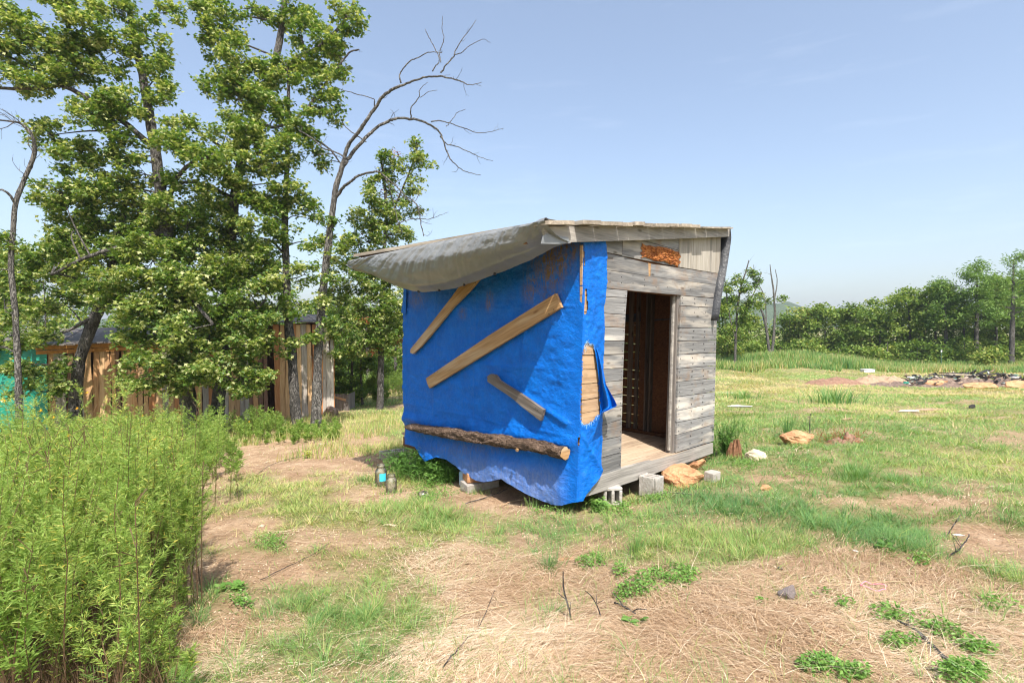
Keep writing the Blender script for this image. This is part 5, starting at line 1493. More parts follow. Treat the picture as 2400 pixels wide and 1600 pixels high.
dt = tree('dead_tree', 'tall half-dead tree with long bare curving branches arching towards the shed', 'dead trees among the oaks', 12.4,
     [([(741, 985, 24), (743, 930, 22), (746, 825, 20), (756, 691, 18), (769, 577, 16), (777, 514, 14), (786, 447, 13), (796, 410, 12), (807, 375, 11)], None),
      (A_([(300, 1050, 9), (320, 970, 9), (370, 880, 8), (440, 790, 8), (510, 690, 7.5), (570, 610, 7), (670, 550, 6), (760, 515, 5), (860, 485, 4.5), (990, 490, 3.6), (1090, 510, 3), (1160, 530, 2), (1230, 520, 1.3)]), [0, 0, -.1, -.2, -.2, -.3, -.4, -.5, -.6, -.7, -.8, -.8, -.9]),
      (A_([(300, 1080, 9), (330, 1040, 9), (420, 930, 8), (500, 860, 7), (580, 810, 6.5), (650, 790, 6), (730, 785, 5.5), (800, 800, 5), (870, 825, 4.5), (920, 870, 4), (950, 940, 3.5), (985, 1030, 3), (1020, 1085, 2.5), (1080, 1130, 2), (1190, 1160, 1.2)]), [0, .1, .2, .3, .3, .4, .4, .4, .4, .5, .5, .5, .5, .5, .5]),
      (A_([(245, 1290, 8), (290, 1235, 7), (340, 1200, 6), (400, 1160, 5.5), (500, 1138, 5), (560, 1165, 4), (640, 1230, 3.5), (700, 1290, 3), (770, 1350, 3), (790, 1400, 3), (800, 1480, 2.5), (820, 1570, 2)]), [0, -.1, -.2, -.3, -.4, -.4, -.5, -.5, -.5, -.5, -.5, -.5]),
      (A_([(670, 550, 4), (655, 490, 3), (700, 430, 3), (760, 400, 2.5), (840, 365, 2), (930, 365, 1.3)]), [-.4] * 6),
      (A_([(935, 480, 4), (970, 420, 3), (1020, 365, 2.6), (1050, 300, 2.2), (1100, 220, 1.6), (1160, 135, 1)]), [-.6] * 6),
      (A_([(1020, 365, 2.4), (1090, 340, 2), (1130, 300, 1.6), (1210, 260, 1.2), (1260, 275, .9)]), [-.6] * 5),
      (A_([(935, 410, 2.4), (935, 360, 2), (965, 280, 1.8), (955, 200, 1.4), (965, 130, 1)]), [-.6] * 5),
      (A_([(875, 470, 3), (915, 400, 2.2), (900, 320, 2), (880, 270, 1.8), (850, 220, 1.4), (832, 175, 1)]), [-.5] * 6),
      (A_([(735, 780, 3.4), (745, 710, 2.6), (800, 640, 2.2), (805, 590, 1.8), (860, 545, 1)]), [.4, .3, .3, .3, .3]),
      (A_([(800, 640, 1.6), (850, 605, 1.4), (910, 597, 1)]), [.3] * 3),
      (A_([(870, 800, 3), (920, 795, 2.6), (1000, 820, 2.2), (1090, 855, 2), (1190, 878, 1.6), (1260, 870, 1.3), (1350, 858, .9)]), [.4] * 7),
      (A_([(970, 830, 2), (1010, 790, 1.6), (1040, 740, 1.4), (1090, 710, 1)]), [.4] * 4),
      (A_([(930, 890, 3), (970, 935, 2.4), (1050, 965, 2.2), (1150, 1005, 1.8), (1220, 1035, 1.4), (1290, 1058, 1)]), [.5] * 6),
      (A_([(300, 1030, 4), (230, 990, 3), (150, 965, 3), (90, 905, 3), (0, 860, 3.2)]), [0, 0, .1, .2, .3]),
      (A_([(440, 930, 3), (370, 890, 2.6), (310, 840, 2), (280, 800, 1.4)]), [0, -.1, -.2, -.2]),
      (A_([(560, 1150, 3), (600, 1240, 2.4), (630, 1340, 2.2), (660, 1440, 2), (690, 1540, 1.4)]), [-.4] * 5),
      (A_([(500, 700, 2.6), (490, 660, 2), (450, 640, 2), (350, 610, 2), (245, 568, 1.4)]), [-.2, -.3, -.3, -.3, -.2]),
      (A_([(640, 1480, 2.2), (720, 1445, 2.2), (800, 1435, 2), (880, 1440, 1.6), (925, 1420, 1.2), (990, 1390, .8)]), [-.4] * 6),
      (A_([(620, 1235, 3), (680, 1290, 2.4), (740, 1335, 2)]), [-.3] * 3)],
     k2([(745, 520, 34, 30, 0), (770, 600, 28, 26, 0), (720, 790, 30, 26, -.2), (735, 560, 30, 22, .1), (760, 640, 26, 22, -.1), (790, 560, 24, 20, -.2), (735, 690, 26, 22, -.1), (760, 740, 24, 22, -.2)]), 606, bark_='bark_pale', dens=.6,
     bare=[(1, 2.0, .45, 1), (2, 1.6, .45, 1), (3, 3.0, .55, 1), (4, 3, .25, 0), (5, 3, .3, 0), (11, 3, .3, 0), (13, 3, .3, 0), (14, 2.5, .5, 1), (16, 3, .4, 1), (18, 3, .3, 0), (0, .5, .8, 1)])
tree('oak_tree', 'bushy oak with rusty dead leaf tufts and pale straight trunk, left of blue tarp', OG, 16.8,
     [([(890, 960, 17), (892, 900, 15), (893, 825, 14), (896, 720, 12), (900, 600, 10), (905, 500, 8), (900, 420, 6), (890, 360, 4)], None),
      ([(900, 560, 6), (930, 470, 5), (960, 400, 4), (975, 350, 3), (972, 318, 2)], [0, 0, -.2, -.2, -.2])],
     k2([(x_, y_, a_ * 1.28, b_ * 1.25, c_) for x_, y_, a_, b_, c_ in [(890, 360, 18, 22, 0), (905, 395, 26, 22, 0), (950, 430, 22, 22, -.2), (968, 370, 18, 26, -.2), (955, 330, 9, 12, -.2), (870, 450, 40, 30, 0), (920, 480, 36, 34, 0), (850, 500, 40, 34, 0), (900, 540, 44, 34, 0), (830, 560, 36, 30, -.1), (870, 590, 45, 36, 0), (800, 620, 36, 34, -.2), (840, 660, 50, 40, -.2), (900, 650, 42, 40, 0),
         (790, 690, 40, 34, -.3), (870, 720, 50, 40, -.2), (810, 750, 45, 34, -.4), (890, 780, 40, 30, -.1), (780, 790, 30, 26, -.5), (840, 800, 40, 24, -.3), (905, 720, 30, 60, .5), (930, 380, 12, 14, -.1), (860, 410, 16, 14, 0)]]),
     707, dens=1.0, dead=.045, bare=[(0, .6, .8, 1)], Lf=.12)
tree('oak_sapling', 'dark dense young oak filling the shade right of the slab-board shed', OG, 18.6,
     [([(820, 950, 7), (824, 880, 6), (828, 800, 4)], None), ([(850, 950, 6), (846, 860, 5), (850, 800, 3)], None)],
     k2([(800, 840, 40, 40, 0), (850, 850, 40, 40, 0), (820, 900, 40, 30, 0), (790, 890, 30, 40, 0), (870, 890, 26, 30, .2)]), 808, dens=1.1, tint=(.0, .6), cat='tree')
# ------------------------------------------------------------------ background trees
rb2 = np.random.default_rng(77)
def bgtree(px, top, w, y0, seed, kind, label, group, name='background_tree', base_py=None, leaf='far_leaf', pale=0):
    rg = np.random.default_rng(seed)
    x = (px - 1200) / F * y0; gz_ = ground_z(x, y0)
    _, bpy_ = proj(np.array([[x, y0, gz_]])); bp = float(bpy_[0])
    H = bp - top
    cl = []
    if kind == 'round':
        n = 22
        for k in range(n):
            v = rg.uniform(-1, 1); u = rg.uniform(0, 1)
            ww = w * .5 * math.sqrt(max(.08, 1 - ((u - .42) / .62) ** 2))
            cl.append((px + v * ww, bp - H * (.10 + .84 * u), w * rg.uniform(.14, .25), H * rg.uniform(.08, .13) + 5, rg.uniform(-1.2, 1.2)))
        cl.append((px + rg.uniform(-.1, .1) * w, top + H * .07, w * .12, H * .07, 0))
    elif kind == 'pine':
        for k in range(26):
            u = rg.uniform(.42, 1); side = rg.choice([-1, 1]); ww = w * .5 * (1.15 - .75 * u)
            cl.append((px + side * ww * rg.uniform(.2, 1), bp - H * u, w * rg.uniform(.12, .20), H * rg.uniform(.025, .045) + 3, rg.uniform(-.8, .8)))
        cl.append((px, top + 8, w * .15, 9, 0))
    elif kind == 'bush':
        for k in range(8): cl.append((px + rg.uniform(-.4, .4) * w, bp - H * rg.uniform(.1, .85), w * rg.uniform(.14, .24), H * .2 + 3, rg.uniform(-.5, .5)))
    lean = rg.uniform(-.06, .06) * w
    tw = max(3.0, H * (.035 if kind != 'pine' else .045))
    limbs = [([(px + lean, bp + 2, tw), (px + lean * .5, bp - H * .35, tw * .8), (px, bp - H * .7, tw * .5), (px, top + H * .05, 1.5)], None)]
    Lf = .0060 * y0 if kind != 'pine' else .0066 * y0
    return tree(name, label, group, y0, limbs, cl, seed, bark_='bark', leaf='pine_leaf' if kind == 'pine' else leaf, Lf=Lf, Wf=Lf * (.7 if kind != 'pine' else .35), dens=.85, LN=66, lob=False, sub=.26 * y0 / 15, zrad=.9,
                tint=(0, .8) if not pale else (.3, 1), dead=0, tb=rg.uniform(-.12, .16) + (.14 if pale else 0))
FG = 'trees in the wood beyond the meadow'
lab = ['round-topped green broadleaf tree in the wood beyond the meadow, one of the even row', 'olive-green broadleaf tree in the wood beyond the meadow', 'dark green dense tree in the wood beyond the meadow', 'light yellowish-green tree in the wood beyond the meadow']
row = [(1700, 700, 90, 44, 'round'), (1745, 740, 90, 47, 'round'), (1850, 735, 90, 52, 'round'), (1890, 718, 80, 50, 'round'), (1935, 715, 90, 48, 'round'), (1970, 722, 80, 51, 'round'), (2005, 708, 90, 47, 'round'), (2040, 700, 90, 50, 'round'),
       (2062, 712, 90, 46, 'round'), (2105, 690, 120, 52, 'round'), (2130, 675, 110, 45, 'round'), (2165, 695, 100, 49, 'round'), (2190, 668, 90, 44, 'round'), (2235, 676, 90, 47, 'round'), (2260, 692, 90, 43, 'round'),
       (2290, 672, 110, 50, 'round'), (2335, 655, 120, 45, 'round'), (2395, 640, 120, 48, 'round'), (2440, 660, 140, 46, 'round'), (2520, 640, 150, 48, 'round'), (2600, 660, 150, 46, 'round')]
lab_where = ['', '', '']
for i, (px, top, w, y0, kd) in enumerate(row):
    q = i % 4
    place = ['directly right of the shed, behind the thin oak', 'behind the twin-stemmed bare tree', 'first right of the bare twin-stemmed tree', 'second tree right of the bare twin-stemmed tree', 'third tree right of the bare twin-stemmed tree', 'low in the dip of the tree line', 'just left of the first tall bushy tree',
             'at the left shoulder of the meadow wood', 'above the white foam box', 'left of the broadest dark tree', 'broadest and darkest, in the middle of the meadow wood', 'between the dark tree and the green post', 'above the green steel post, tall and bushy', 'behind the green steel post to the right', 'left of the leaning pine stem',
             'under the leaning pine', 'between the leaning pine and the tallest pine', 'under the tallest pine', 'at the right edge of the picture', 'beyond the right edge of the picture', 'farthest beyond the right edge']
    bgtree(px, top, w, y0, 900 + i, kd, ['green', 'olive-green', 'dark green', 'yellowish-green'][q] + ' broadleaf tree ' + place[i], FG, pale=(q == 3))
bgtree(2290, 622, 100, 42, 951, 'pine', 'leaning pine with a forked tuft top rising above the meadow wood', 'pines above the meadow wood', 'pine_tree')
bgtree(2375, 600, 150, 38, 952, 'pine', 'tallest pine at the right edge of the picture with a bare dark stem', 'pines above the meadow wood', 'pine_tree')
bgtree(2215, 662, 70, 43, 953, 'pine', 'small pine top showing above the bushy trees near the green post', 'pines above the meadow wood', 'pine_tree')
bgtree(2440, 570, 120, 40, 954, 'pine', 'pine partly cut off by the right picture edge', 'pines above the meadow wood', 'pine_tree')
for i, (px, top, w, y0) in enumerate([(1705, 800, 70, 36), (1760, 805, 80, 39), (1830, 805, 70, 44), (1900, 800, 90, 43), (1965, 812, 70, 42), (2020, 808, 90, 42), (2080, 800, 90, 42), (2150, 802, 100, 41), (2210, 805, 80, 40), (2260, 800, 80, 40), (2330, 818, 80, 36), (2385, 800, 90, 39), (2450, 800, 100, 39)]):
    where = ['just right of the shed wall', 'between the thin oak and the bare tree', 'right of the bare twin stems', 'at the top of the weedy bank', 'in the dip of the bank', 'above the tan dirt mound', 'right of the white foam box', 'left of the green post', 'behind the green post', 'right of the green post', 'yellow-green and round, in front of the pines', 'under the tallest pine', 'cut by the right picture edge'][i]
    bgtree(px, top, w, y0, 980 + i, 'bush', 'leafy bush at the wood edge ' + where, 'bushes along the wood edge', 'bush', pale=(i == 10 or i % 3 == 0))
for i, (px, top, w, y0) in enumerate([(1110, 740, 110, 40), (1200, 735, 110, 43), (1290, 720, 110, 46), (1370, 735, 100, 44), (1450, 715, 110, 47), (1530, 725, 100, 45), (1610, 712, 100, 46)]):
    bgtree(px, top, w, y0, 1400 + i, 'round', ['green', 'dark green', 'olive'][i % 3] + ' broadleaf tree hidden behind the shed, ' + ['nearest the oaks', 'second from the oaks', 'third from the oaks', 'in the middle of the hidden row', 'third from the meadow side', 'second from the meadow side', 'nearest the meadow'][i], 'trees hidden behind the shed', pale=(i % 3 == 1))
# thin oak and bare twin tree right of the shed
tree('oak_tree', 'thin young oak with a pale lower trunk just right of the shed', 'young trees at the meadow edge', 33,
     [([(1722, 862, 6), (1724, 800, 5.5), (1727, 740, 5), (1735, 680, 4), (1750, 630, 3), (1755, 610, 2)], None), ([(1724, 800, 4), (1710, 740, 3), (1700, 680, 2.5), (1696, 640, 2)], None), ([(1730, 730, 3), (1765, 690, 2.5), (1785, 640, 2)], None)],
     k2([(1672, 650, 10, 26, 0), (1690, 690, 16, 22, 0), (1665, 700, 14, 20, 0), (1690, 640, 8, 14, 0), (1715, 660, 16, 20, 0), (1740, 640, 12, 18, 0), (1728, 625, 9, 10, 0), (1700, 720, 26, 22, 0), (1730, 700, 20, 22, 0), (1690, 755, 30, 24, 0), (1745, 670, 10, 14, 0), (1660, 770, 16, 20, 0), (1710, 780, 16, 14, 0), (1740, 740, 16, 14, 0)]),
     1101, dens=1.1, Lf=.17, Wf=.12, sub=.42, lob=False, leaf='far_leaf', bare=[(0, .8, 1., 0), (1, .8, .8, 0)])
tree('bare_tree', 'bare whitish twin-stemmed dead tree standing alone at the meadow edge', 'young trees at the meadow edge', 36,
     [([(1807, 840, 8), (1802, 815, 7), (1796, 770, 6), (1788, 735, 5), (1775, 715, 3), (1760, 700, 2)], None), ([(1807, 838, 7), (1813, 800, 6), (1817, 740, 5), (1815, 690, 4), (1810, 650, 3), (1806, 620, 1.6)], None),
      ([(1815, 700, 3), (1822, 660, 2), (1818, 630, 1.5)], None), ([(1796, 770, 3), (1792, 700, 2), (1770, 650, 1.5), (1765, 620, 1.2)], None)],
     k2([(1775, 690, 10, 6, 0), (1795, 685, 12, 6, 0), (1740, 700, 12, 8, 0)]), 1102, bark_='bark_pale', dens=.5, Lf=.17, Wf=.1, sub=.4, lob=False, leaf='far_leaf', bare=[(1, .9, 1.2, 1), (0, .7, .9, 0), (3, .9, .8, 0)])
# wood behind the oaks on the left
lw = [(20, 560, 170, 26), (110, 700, 150, 24), (-60, 600, 160, 27), (200, 680, 150, 27), (330, 700, 150, 29), (450, 690, 140, 28), (570, 700, 140, 30), (660, 660, 120, 31), (740, 700, 120, 30), (810, 690, 120, 33), (880, 720, 110, 34), (950, 740, 110, 34), (1030, 740, 120, 36), (-180, 580, 200, 24)]
for i, (px, top, w, y0) in enumerate(lw):
    place = ['showing behind the crooked dead tree, tallest at the left edge', 'behind the plank roof of the far shed', 'cut by the left picture edge', 'behind the leaning oak trunk', 'behind the biggest oak', 'between the two big oak trunks', 'behind the tall forked oak', 'behind the slim dark trunk', 'behind the tall half-dead tree',
             'behind the bushy oak with rusty tufts', 'right behind the pale straight trunk', 'touching the left edge of the blue tarp', 'hidden behind the blue tarp side', 'beyond the left picture edge'][i]
    bgtree(px, top, w, y0, 1200 + i, 'round', ['green', 'dark green', 'olive'][i % 3] + ' wood tree ' + place, 'wood behind the slab-board shed', pale=(i % 4 == 1))
for i, (px, y0, tp) in enumerate([(945, 24, 700), (925, 27, 760), (860, 25, 740)]):
    x = (px - 1200) / F * y0; _, q = proj(np.array([[x, y0, ground_z(x, y0)]]))
    tree('oak_tree', ['thin pale trunk nearest to the left edge of the blue tarp', 'second thin trunk seen between the pale oak trunk and the tarp', 'thin dark trunk left of the pale straight oak trunk'][i], 'thin trunks behind the pale oak', y0,
         [([(px, float(q[0]) + 2, 9), (px + 2, 850, 8), (px - 3, tp, 5)], None)], k2([(px / K, tp / K, 30, 24, 0), (px / K - 20, tp / K + 40, 26, 22, 0)]), 1300 + i, dens=.6, Lf=.13)

def undergrowth(name, u0, u1, y0_, y1_, h0, h1, n, seed, Lf):
    rg = np.random.default_rng(seed)
    yy = rg.uniform(y0_, y1_, n); uu = rg.uniform(u0, u1, n); xx = uu * yy
    top = h0 + (h1 - h0) * (.5 + .5 * vnoise(xx * .45, yy * .3, seed=seed)) 
    hh = top * rg.uniform(0, 1, n) ** .8
    keepu = vnoise(xx * .8, yy * .8, hh * .9, seed + 3) > -.25
    P = np.stack([xx, yy, ground_z(xx, yy) + hh], -1)[keepu]
    tt = np.clip(.3 + .25 * vnoise(xx * .6, yy * .4, seed=seed + 5)[keepu] + rg.normal(0, .16, len(P)), 0, 1)
    V, Fq, T_ = leaves(P, np.full((len(P), 1), Lf), np.full((len(P), 1), Lf * .7), tt, lobes_=False, rg=rg)
    setp(mk(name, V, Fq, M['far_leaf'], None, {'tint': T_}), kind='stuff')
undergrowth('meadow_wood_undergrowth', -.02, 1.25, 46, 60, 1.0, 2.8, 42000, 310, .34)
undergrowth('oak_wood_undergrowth', -1.25, -.0, 25, 40, 1.5, 5.0, 58000, 320, .24)
# ------------------------------------------------------------------ grass, straw, weeds (countless: one object each)
def blades(P, H, Wd, lean, ang, tint, seg=3, curl=1.0, rg=rng):
    """P (n,3); bent tapering blades. lean: horizontal reach relative to H"""
    n = len(P)
    d = np.stack([np.cos(ang), np.sin(ang), np.zeros(n)], -1)
    s = np.stack([-np.sin(ang), np.cos(ang), np.zeros(n)], -1)
    tw = rg.uniform(-.9, .9, n)
    s = nrm(s * np.cos(tw)[:, None] + d * np.sin(tw)[:, None])
    rings = []
    for k in range(seg + 1):
        t = k / seg
        c = P + d * (lean * H * (t ** 1.7))[:, None]
        c[:, 2] += H * (t - .30 * curl * np.minimum(lean, 1.6) * t * t)
        w = Wd * (1 - t) ** .7 if k < seg else Wd * .05
        rings += [c - s * (w / 2)[:, None], c + s * (w / 2)[:, None]]
    V = np.stack(rings, 1)
    m = 2 * (seg + 1)
    i = np.arange(n)[:, None] * m
    Fq = np.concatenate([i + np.array([[2 * k, 2 * k + 1, 2 * k + 3, 2 * k + 2]]) for k in range(seg)])
    return V.reshape(-1, 3), Fq, np.repeat(tint, m)

def scatter(n, y0, y1, umin=-1.12, umax=1.12, pw=1.0, rg=rng):
    y = np.exp(rg.uniform(math.log(y0), math.log(y1), n))
    u = rg.uniform(umin, umax, n)
    return u * y, y
def shed_free(x, y):
    l = (np.stack([x, y, 0 * x], -1) - C0) @ RM
    return ~((l[:, 0] > -.02) & (l[:, 0] < SX) & (l[:, 1] > -.0) & (l[:, 1] < SY))

# grass
x, y = scatter(980000, 1.7, 42)
g, s_ = cover(x, y)
clump = .5 + .5 * vnoise(x * 4.5, y * 4.5, seed=200)
keep = (rng.random(len(x)) < g ** 1.2 * (.45 + .95 * clump) * np.where(y < 3, .75, 1)) & shed_free(x, y)
x, y, g, clump = x[keep], y[keep], g[keep], clump[keep]
n = len(x)
z = ground_z(x, y)
X_, Y_ = proj(np.stack([x, y, z], -1))
dense = lobes([(1760, 1180, 260, 45, 5), (1980, 1215, 200, 55, 12), (2080, 1245, 110, 32, 15), (2250, 1170, 120, 26, 12), (1265, 1265, 45, 36, 0), (980, 1180, 150, 40, 0), (1240, 1210, 90, 40, 0)], X_, Y_)
hn = .5 + .5 * vnoise(x * 1.3, y * 1.3, seed=205)
cs = .15                                          # near blades gather in tussocks
ix_, iy_ = np.floor(x / cs).astype(np.int64), np.floor(y / cs).astype(np.int64)
tcx = (ix_ + .15 + .7 * hsh(ix_, iy_, ix_ * 0, 901)) * cs; tcy = (iy_ + .15 + .7 * hsh(ix_, iy_, ix_ * 0, 902)) * cs
tus = (rng.random(n) < .62) & (y < 10) & (hsh(ix_, iy_, ix_ * 0, 903) > .25)
ox_, oy_ = rng.normal(0, .026, n), rng.normal(0, .026, n)
x = np.where(tus, tcx + ox_, x); y = np.where(tus, tcy + oy_, y); z = ground_z(x, y)
tsz = .6 + .9 * hsh(ix_, iy_, ix_ * 0, 904)
H = (.04 + .075 * rng.random(n)) * np.where(tus, tsz, .75) * (.6 + .7 * hn) + .055 * dense * rng.random(n) + .012 * np.clip(y - 8, 0, 10) * rng.random(n) * .35
Wd = np.maximum(.0034, .0010 * y) * rng.uniform(.7, 1.3, n)
fl = 3.0 * vnoise(x * .9, y * .9, seed=210)
yel = np.clip(.5 + .9 * vnoise(x * .35, y * .35, seed=211) + .35 * vnoise(x * 1.6, y * 1.6, seed=212), 0, 1)
yb = sstep(8, 12, y) * .22
tint = np.clip(.24 + .42 * yel + yb + np.where(tus, .16 * (hsh(ix_, iy_, ix_ * 0, 905) - .5), 0) + rng.normal(0, .12, n) + (rng.random(n) < .10 + .12 * sstep(6, 9, y)) * .4 - .2 * dense - .0 * hn, 0, 1)
GP = np.stack([x, y, z - .006], -1); ln_ = rng.uniform(.35, 1.5, n); an_ = np.where(tus, np.arctan2(oy_, ox_) + rng.normal(0, .5, n), fl + rng.normal(0, 1.3, n)); nr = y < 4.6
V, Fq, T_ = blades(GP[nr], H[nr], Wd[nr], ln_[nr], an_[nr], tint[nr], 2)
# rank blades round the feet of blocks, rocks and posts
V2g, F2g, T2g = blades(GP[~nr], H[~nr], Wd[~nr] * 1.15, ln_[~nr], an_[~nr], tint[~nr], 1)
setp(mk('grass', np.concatenate([V, V2g]), [Fq, F2g + len(V)], M['grass'], None, {'tint': np.r_[T_, T2g]}), kind='stuff')
print('COUNT grass', n)

feet = [(1434, 1190), (1532, 1172), (1676, 1135), (918, 1080), (1600, 1150), (1640, 1146), (1570, 1148), (1888, 1050), (1772, 1084), (1721, 1078), (1740, 1074), (1851, 1412), (893, 1140), (917, 1158), (1318, 1190), (1118, 1158), (1860, 1048), (1915, 1048)]
fx_, fy_ = [], []
for (a_, b_) in feet:
    q = gnd(a_, b_); m_ = 110
    fx_.append(q[0] + rng.normal(0, .085, m_)); fy_.append(q[1] + .03 + rng.normal(0, .045, m_))
fx_, fy_ = np.concatenate(fx_), np.concatenate(fy_); nf = len(fx_)
V, Fq, T_ = blades(np.stack([fx_, fy_, ground_z(fx_, fy_) - .006], -1), rng.uniform(.03, .11, nf), np.maximum(.0035, .001 * fy_), rng.uniform(.2, 1.2, nf), rng.uniform(0, 6.28, nf), np.clip(rng.normal(.45, .25, nf), 0, 1), 3)
setp(mk('edge_grass', V, Fq, M['grass'], None, {'tint': T_}), kind='stuff')
# straw mat: long limp strands combed by a slow flow
x, y = scatter(250000, 1.6, 9.5)
g, s_ = cover(x, y)
keep = (rng.random(len(x)) < np.maximum(s_, .06 + .10 * (g < .3))) & shed_free(x, y)
x, y = x[keep], y[keep]; n = len(x)
ang = 1.3 * vnoise(x * .9 + 9, y * .9, seed=220) + .7 * vnoise(x * 3, y * 3, seed=221) + rng.normal(0, .62, n) + .15 + np.pi * (rng.random(n) < .5)
Ln = rng.uniform(.04, .26, n) * (.5 + .5 * (rng.random(n) > .4)); m = 4
hump = .5 + .5 * vnoise(x * 2.2, y * 2.2, seed=222)
lift = rng.uniform(0, .035, n) * hump + .004
bend = rng.normal(0, .9, n)
rings = []
px_, py_ = x.copy(), y.copy()
wv = np.maximum(.0017, .00050 * y) * rng.uniform(.5, 1.9, n)
for k in range(m):
    t = k / (m - 1)
    a2 = ang + bend * (t - .5)
    cz = ground_z(px_, py_) + lift + .012 * np.sin(np.pi * t) * hump + rng.normal(0, .003, n)
    c = np.stack([px_, py_, cz], -1); sd = np.stack([-np.sin(a2), np.cos(a2), np.zeros(n)], -1) * (wv * (1 - .6 * t))[:, None] / 2
    rings += [c - sd, c + sd]
    px_ = px_ + np.cos(a2) * Ln / (m - 1); py_ = py_ + np.sin(a2) * Ln / (m - 1)
V = np.stack(rings, 1).reshape(-1, 3); i = np.arange(n)[:, None] * (2 * m)
Fq = np.concatenate([i + np.array([[2 * k, 2 * k + 1, 2 * k + 3, 2 * k + 2]]) for k in range(m - 1)])
tn = np.clip(.56 + .3 * vnoise(x * 1.5, y * 1.5, seed=225) + rng.normal(0, .22, n), 0, 1)
setp(mk('dry_straw', V, Fq, M['straw'], None, {'tint': np.repeat(tn, 2 * m)}), kind='stuff')
print('COUNT straw', n)
# a few long pale strands on top
x, y = scatter(4000, 1.6, 9)
g, s_ = cover(x, y)
kp = (rng.random(len(x)) < s_) & shed_free(x, y); x, y = x[kp], y[kp]; n = len(x)
a0 = rng.normal(.1, .8, n); V, Fq, T_ = blades(np.stack([x, y, ground_z(x, y) + .02], -1), rng.uniform(.03, .12, n), rng.uniform(.0016, .003, n), rng.uniform(2.0, 5.0, n), a0 + np.pi * (rng.random(n) < .5), rng.uniform(.6, 1, n), 3)
setp(mk('long_straw', V, Fq, M['straw'], None, {'tint': T_}), kind='stuff')
# dirt crumbs and leaf litter on bare ground
x, y = scatter(42000, 1.7, 11)
g, s_ = cover(x, y)
keep = rng.random(len(x)) < (1 - g) * .8
x, y = x[keep], y[keep]; n = len(x); z = ground_z(x, y) + .004
V, Fq, T_ = leaves(np.stack([x, y, z], -1), np.full((n, 1), .016), np.full((n, 1), .012), rng.random(n), up=2.5, lobes_=False)
setp(mk('leaf_litter', V, Fq, M['straw'], None, {'tint': T_}), kind='stuff')

# broadleaf herb patches
HB = [(1500, 1350, 85, 30, -10), (1560, 1335, 60, 24, 0), (1450, 1375, 30, 24, 0), (1350, 1297, 26, 12, 0), (2040, 1415, 50, 20, 15), (2160, 1450, 75, 24, 25), (2230, 1500, 50, 20, 20), (2110, 1300, 28, 12, 10), (1895, 1370, 30, 12, 0),
      (1880, 1545, 50, 22, 0), (1960, 1560, 40, 18, 0), (550, 1385, 40, 18, 0), (2070, 1485, 40, 18, 0), (1345, 1300, 30, 14, 0), (1330, 1165, 70, 12, 0), (1420, 1172, 40, 14, 0), (610, 1250, 40, 18, 0), (1000, 1130, 60, 20, 0), (2300, 1400, 50, 14, 15),
      (1270, 1180, 40, 10, 0), (2200, 1560, 60, 20, 0), (1750, 1400, 12, 6, 0), (1950, 1395, 24, 10, 0), (1410, 1320, 20, 10, 0), (1840, 1090, 60, 16, 0), (1720, 1075, 30, 10, 0), (1500, 1150, 30, 8, 0)]
x, y = scatter(520000, 1.7, 8)
X_, Y_ = proj(np.stack([x, y, ground_z(x, y)], -1))
w = lobes(HB, X_ + 22 * vnoise(x * 3, y * 3, seed=231), Y_ + 9 * vnoise(x * 3, y * 3, seed=232))
keep = (rng.random(len(x)) < w * .72 * (.15 + .85 * (vnoise(x * 9, y * 9, seed=233) > -.15))) & shed_free(x, y)
x, y, w = x[keep], y[keep], w[keep]; n = len(x)
hh = rng.uniform(.005, .065, n) * (.4 + .6 * w)
V, Fq, T_ = leaves(np.stack([x, y, ground_z(x, y) + hh], -1), np.full((n, 1), .024), np.full((n, 1), .015), np.clip(rng.normal(.5, .2, n), 0, 1), up=1.2, lobes_=False)
setp(mk('green_herbs', V, Fq, M['herb'], None, {'tint': T_}), kind='stuff')
print('COUNT herb', n)

